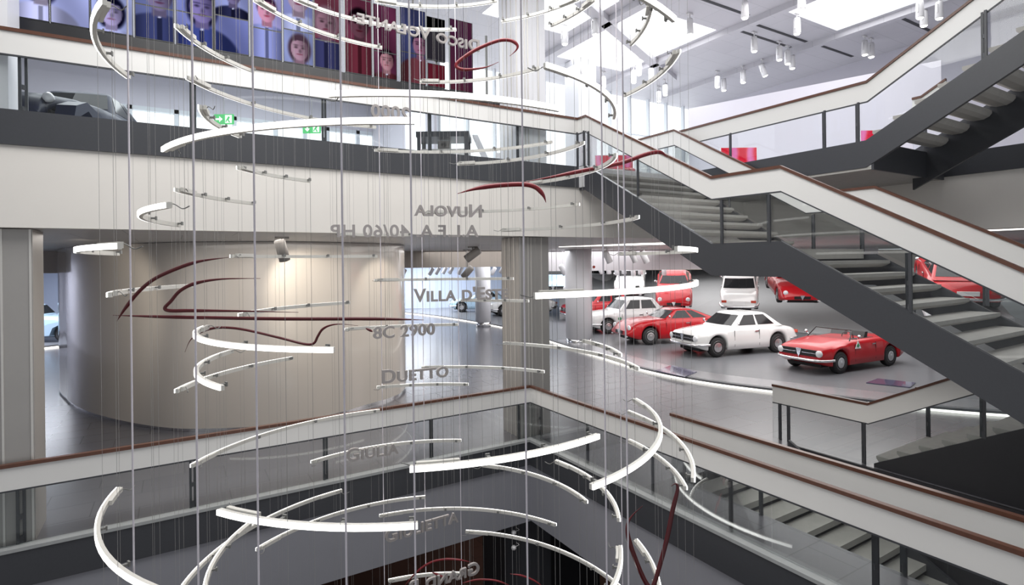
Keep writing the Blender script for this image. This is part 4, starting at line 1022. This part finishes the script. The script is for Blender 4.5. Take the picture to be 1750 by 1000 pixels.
info_screen(1049, 283, 17.5, 1.2, .66, 'red display screen on a stand just above the main staircase head')
info_screen(1262, 266, 14.5, .95, .42, 'red display screen low behind the glass of the upper platform railing', stand=True)
info_screen(1492, 233, 12.5, .60, .26, 'small red display screen at the foot of the rising staircase', stand=True)
# round red desk below the screen
p = at_d(1050, 305, 16.5)
o = empty('round_desk', (p.x, p.y, ZF), 'low round red-topped desk under the red display screen at the stair head', 'desk')
MB().lathe([(.5, 0), (.55, .62)], (p.x, p.y, ZF), UP, 28).build('base', M['white'], o); MB().lathe([(.62, .62), (.62, .68), (0, .68)], (p.x, p.y, ZF), UP, 28).build('top', mat('red_table_top', (.5, .03, .05), .3, noise=.02, nscale=5), o, label='red round top')

# dark simulator-like display frame behind the upper balcony glass
p = at_d(760, 268, 15.0); fx = Vector((RGT.x, RGT.y, 0)); fy = Vector((FWD.x, FWD.y, 0)); b0 = Vector((p.x, p.y, ZF))
o = empty('display_stand', b0, 'dark framed display structure with silver shelves behind the upper balcony glass', 'display stand')
for dx in (-.62, .62):
    for dy in (-.4, .4): MB().obox(b0+fx*dx+fy*dy+UP*.70, fx*.05, fy*.05, UP*.70).build('post', M['dark'], o)
MB().obox(b0+UP*1.38, fx*.7, fy*.45, UP*.07).build('top_board', M['dark'], o)
for z in (.45, .95): MB().obox(b0+UP*z, fx*.66, fy*.42, UP*.04).build('shelf', M['alu'], o, label='silver shelf')
MB().prism([b0+fx*.75+UP*1.45, b0+fx*.9+UP*1.45, b0+fx*1.55, b0+fx*1.35], fy*.5).build('slanted_side', M['colw'], o, label='white slanted side panel')
for dx, z in ((-.3, .55), (.25, .55), (.0, 1.05)):
    q = b0+fx*dx+UP*z; oo_ = tag(MB().obox(q+UP*.10, fx*.16, fy*.2, UP*.10).lathe([(.07, 0), (.07, .42)], q-fy*.2+UP*.10, fy, 14).build('engine_block', M['glampbody']), 'small grey machine part on a silver shelf of the dark display frame', 'machine part', 'machine parts on the shelves')
p = at_d(862, 268, 15.5)
o = tag(MB().obox(Vector((p.x, p.y, ZF+.45)), fx*.06, fy*.06, UP*.45).obox(Vector((p.x, p.y, ZF+.95)), fx*.24, fy*.2, UP*.06).build('info_lectern', M['lamp']), 'small white information stand behind the upper balcony glass, left of the tall column', 'info stand')

# ------------------------------------------------------------------ ceiling spotlights
def track_spot(u, v, zc, label, group, size=1., bodym='lamp', tilt=(0, 0), drop=.36, lit=True):
    p = at_z(u, v, zc-drop) if abs(uv(u, v)[1]) > 40 else None
    if p is None: p = at_d(u, v, 22); 
    top = Vector((p.x, p.y, zc))
    o = empty('ceiling_spotlight', top, label, 'spotlight', group)
    ax = Vector((tilt[0], tilt[1], -1)).normalized(); s = size
    MB().lathe([(.0, -.22*s), (.07*s, -.22*s), (.085*s, -.17*s), (.095*s, .19*s), (.085*s, .205*s)], p, ax, 18).build('lamp_head', M[bodym], o)
    MB().lathe([(.08*s, .20*s), (.06*s, .225*s), (.0, .235*s)], p, ax, 18).build('lens', M['lens'] if lit else M['lampglass'], o)
    MB().tube([top-UP*.002, p+UP*.16*s], .018*s, 8).obox(top-UP*.02, (.10*s, 0, 0), (0, .03*s, 0), (0, 0, .018)).build('stem', M[bodym], o)
    MB().obox(p+UP*.12*s, (.11*s, 0, 0), (0, .015*s, 0), (0, 0, .02*s)).obox(p+Vector((.112*s, 0, .03*s)), (.008*s, 0, 0), (0, .015*s, 0), (0, 0, .11*s)).obox(p+Vector((-.112*s, 0, .03*s)), (.008*s, 0, 0), (0, .015*s, 0), (0, 0, .11*s)).build('yoke', M[bodym], o)
    return o
GS = 'white ceiling spotlights of the upper hall'
for (u, v), lab in [((1273, 17), 'white ceiling spotlight beside the large skylight, at the top edge'), ((1370, 2), 'white ceiling spotlight cut by the top edge against the large skylight'),
                    ((1362, 45), 'white ceiling spotlight hanging at the corner of the large skylight'), ((1289, 76), 'white ceiling spotlight alone below the ceiling beam'),
                    ((1332, 91), 'white ceiling spotlight, left of a cluster of three under the beam'), ((1346, 98), 'white ceiling spotlight, middle of the cluster of three under the beam'),
                    ((1354, 106), 'white ceiling spotlight, right of the cluster of three under the beam'), ((1304, 120), 'white tilted ceiling spotlight below the cluster of three'),
                    ((1270, 131), 'white ceiling spotlight right of the pair near the bright facade'), ((1226, 139), 'white ceiling spotlight, left of the pair near the bright facade'), ((1237, 145), 'white ceiling spotlight, right of the pair near the bright facade'),
                    ((1478, 82), 'white ceiling spotlight, left of the pair above the white band'), ((1489, 86), 'white ceiling spotlight, right of the pair above the white band'),
                    ((1572, 17), 'white ceiling spotlight, left of three at the top right'), ((1579, 31), 'white ceiling spotlight, lowest of three at the top right'), ((1605, 18), 'white ceiling spotlight, right of three at the top right'),
                    ((1179, 46), 'white ceiling spotlight in front of the bright skylight, right of the bright strip end'), ((1017, 46), 'white ceiling spotlight against the beam right of the tall column'), ((965, 63), 'white ceiling spotlight close to the tall column'),
                    ((1083, 131), 'white ceiling spotlight, leftmost of the hazy group below the skylight'), ((1092, 117), 'white ceiling spotlight, tallest of the hazy group below the skylight'), ((1113, 126), 'white ceiling spotlight, right of the hazy group below the skylight'),
                    ((1137, 153), 'white ceiling spotlight behind the dark curved strip, upper one'), ((1126, 164), 'white ceiling spotlight behind the dark curved strip, lower one'), ((993, 117), 'white tilted ceiling spotlight above the long bright strip'), ((1031, 140), 'white ceiling spotlight hazy in front of the facade')]:
    track_spot(u, v, ZC, lab, GS, .98, tilt=((.35, -.2) if 'tilted' in lab else (0, 0)))
GM = 'spotlights of the middle floor ceiling'
def spot_at(u, v, d, lab, s, bm='lamp', tilt=(0, 0), lit=True):
    p = at_d(u, v, d); top = Vector((p.x, p.y, ZS))
    o = empty('ceiling_spotlight', top, lab, 'spotlight', GM); ax = (RGT*tilt[0]+FWD*tilt[1]-UP).normalized()
    MB().lathe([(.0, -.20*s), (.085*s, -.20*s), (.10*s, -.16*s), (.10*s, .20*s), (.085*s, .205*s)], p, ax, 18).build('lamp_head', M[bm], o)
    MB().lathe([(.08*s, .195*s), (.0, .20*s)], p, ax, 18).build('lens', M['lens'] if lit else M['lampglass'], o)
    MB().tube([top-UP*.002, p+UP*.05*s], .018*s, 8).obox(top-UP*.02, (.12*s, 0, 0), (0, .03*s, 0), (0, 0, .018)).build('stem', M[bm], o)
spot_at(482, 428, 10.2, 'big grey projector lamp under the ceiling in front of the drum', 1.0, 'glampbody', (.15, .3))
spot_at(808, 435, 18, 'grey spotlight tilted left under the bulkhead, upper of two left of the corner column', 1.35, 'glampbody', (-1.4, .1))
spot_at(799, 465, 22, 'grey spotlight tilted left, lower of two left of the corner column', 1.35, 'glampbody', (-.9, .2), False)
for i, (u, v, d, lab) in enumerate([(689, 467, 30, 'small lamp by the right edge of the drum, under the bulkhead'), (737, 464, 34, 'small lamp over the pale blue wall, left of the others there'), (748, 463, 35, 'small lamp over the pale blue wall, second of the row'), (760, 462, 36, 'small lamp over the pale blue wall, third of the row'), (771, 462, 36, 'small lamp over the pale blue wall, fourth of the row'), (787, 463, 34, 'small lamp over the pale blue wall, left of the grey spotlight'),
                                    (859, 460, 30, 'small lamp just left of the corner column under the bulkhead'), (843, 463, 32, 'small lamp right of the distant round column')]):
    spot_at(u, v, d, lab, 1.2, 'lamp', (-.6, .2))
for i, (u, v, d, lab) in enumerate([(1038, 439, 22, 'white lamp on the pale bulkhead, leftmost of three in the upper row'), (1082, 438, 22, 'white lamp on the pale bulkhead, middle of three in the upper row'), (1101, 439, 22, 'white lamp on the pale bulkhead, rightmost of three in the upper row'),
                                    (962, 461, 25, 'grey lamp just left of the white round column top'), (1026, 460, 29, 'white lamp in the lower row, first right of the white round column'), (1040, 460, 29, 'white lamp in the lower row, second right of the round column'), (1054, 462, 30, 'lit lamp in the lower row, third right of the round column'), (1066, 460, 29, 'white lamp in the lower row, fourth right of the round column'), (1082, 463, 29, 'lit lamp in the lower row above the white open car'), (1094, 461, 30, 'small lit lamp in the lower row beside it'), (1135, 462, 29, 'lit lamp in the lower row above the red sports car')]):
    spot_at(u, v, d, lab, 1.25, 'lamp', (.5 if i < 5 else .1, .2))
# lamps on the lowest level column
for v, lab in ((910, 'small round white lamp on an arm at the dark lower column, upper one'), (936, 'small round white lamp on an arm at the dark lower column, lower one')):
    p = at_b(878, v, .10); 
    o = empty('wall_lamp', p, lab, 'lamp', 'lamps on the dark lower column')
    MB().lathe([(.0, -.03), (.045, -.02), (.05, .02), (.03, .05), (0, .055)], p, -FWD, 16).build('lamp_head', M['lamp'], o)
    MB().tube([p, p+Vector((.13, .0, .02)), p+Vector((.13, .1, .02))], .008, 6).build('arm', M['lamp'], o)

# ------------------------------------------------------------------ lamps that belong to the place
spot('drum_spot', (-4.4, 2.6, 4.05), (-3.2, 4.0, 2.6), 110, 75, (1, .90, .74))
spot('drum_spot', (-1.3, 3.4, 4.05), (-1.6, 4.8, 2.4), 60, 75, (1, .9, .76))
spot('drum_spot', (-7.6, 3.2, 4.05), (-7.8, 6.6, 2.2), 120, 80, (1, .9, .76))
for k, (u, d) in enumerate([(1080, 19), (1230, 18), (1400, 15)]):
    p = at_d(u, 448, d); q = at_d(u+20, 600, d+4)
    spot('car_hall_spot', (p.x, p.y, 4.0), (q.x, q.y, .5), 160, 60, (1, .98, .95))
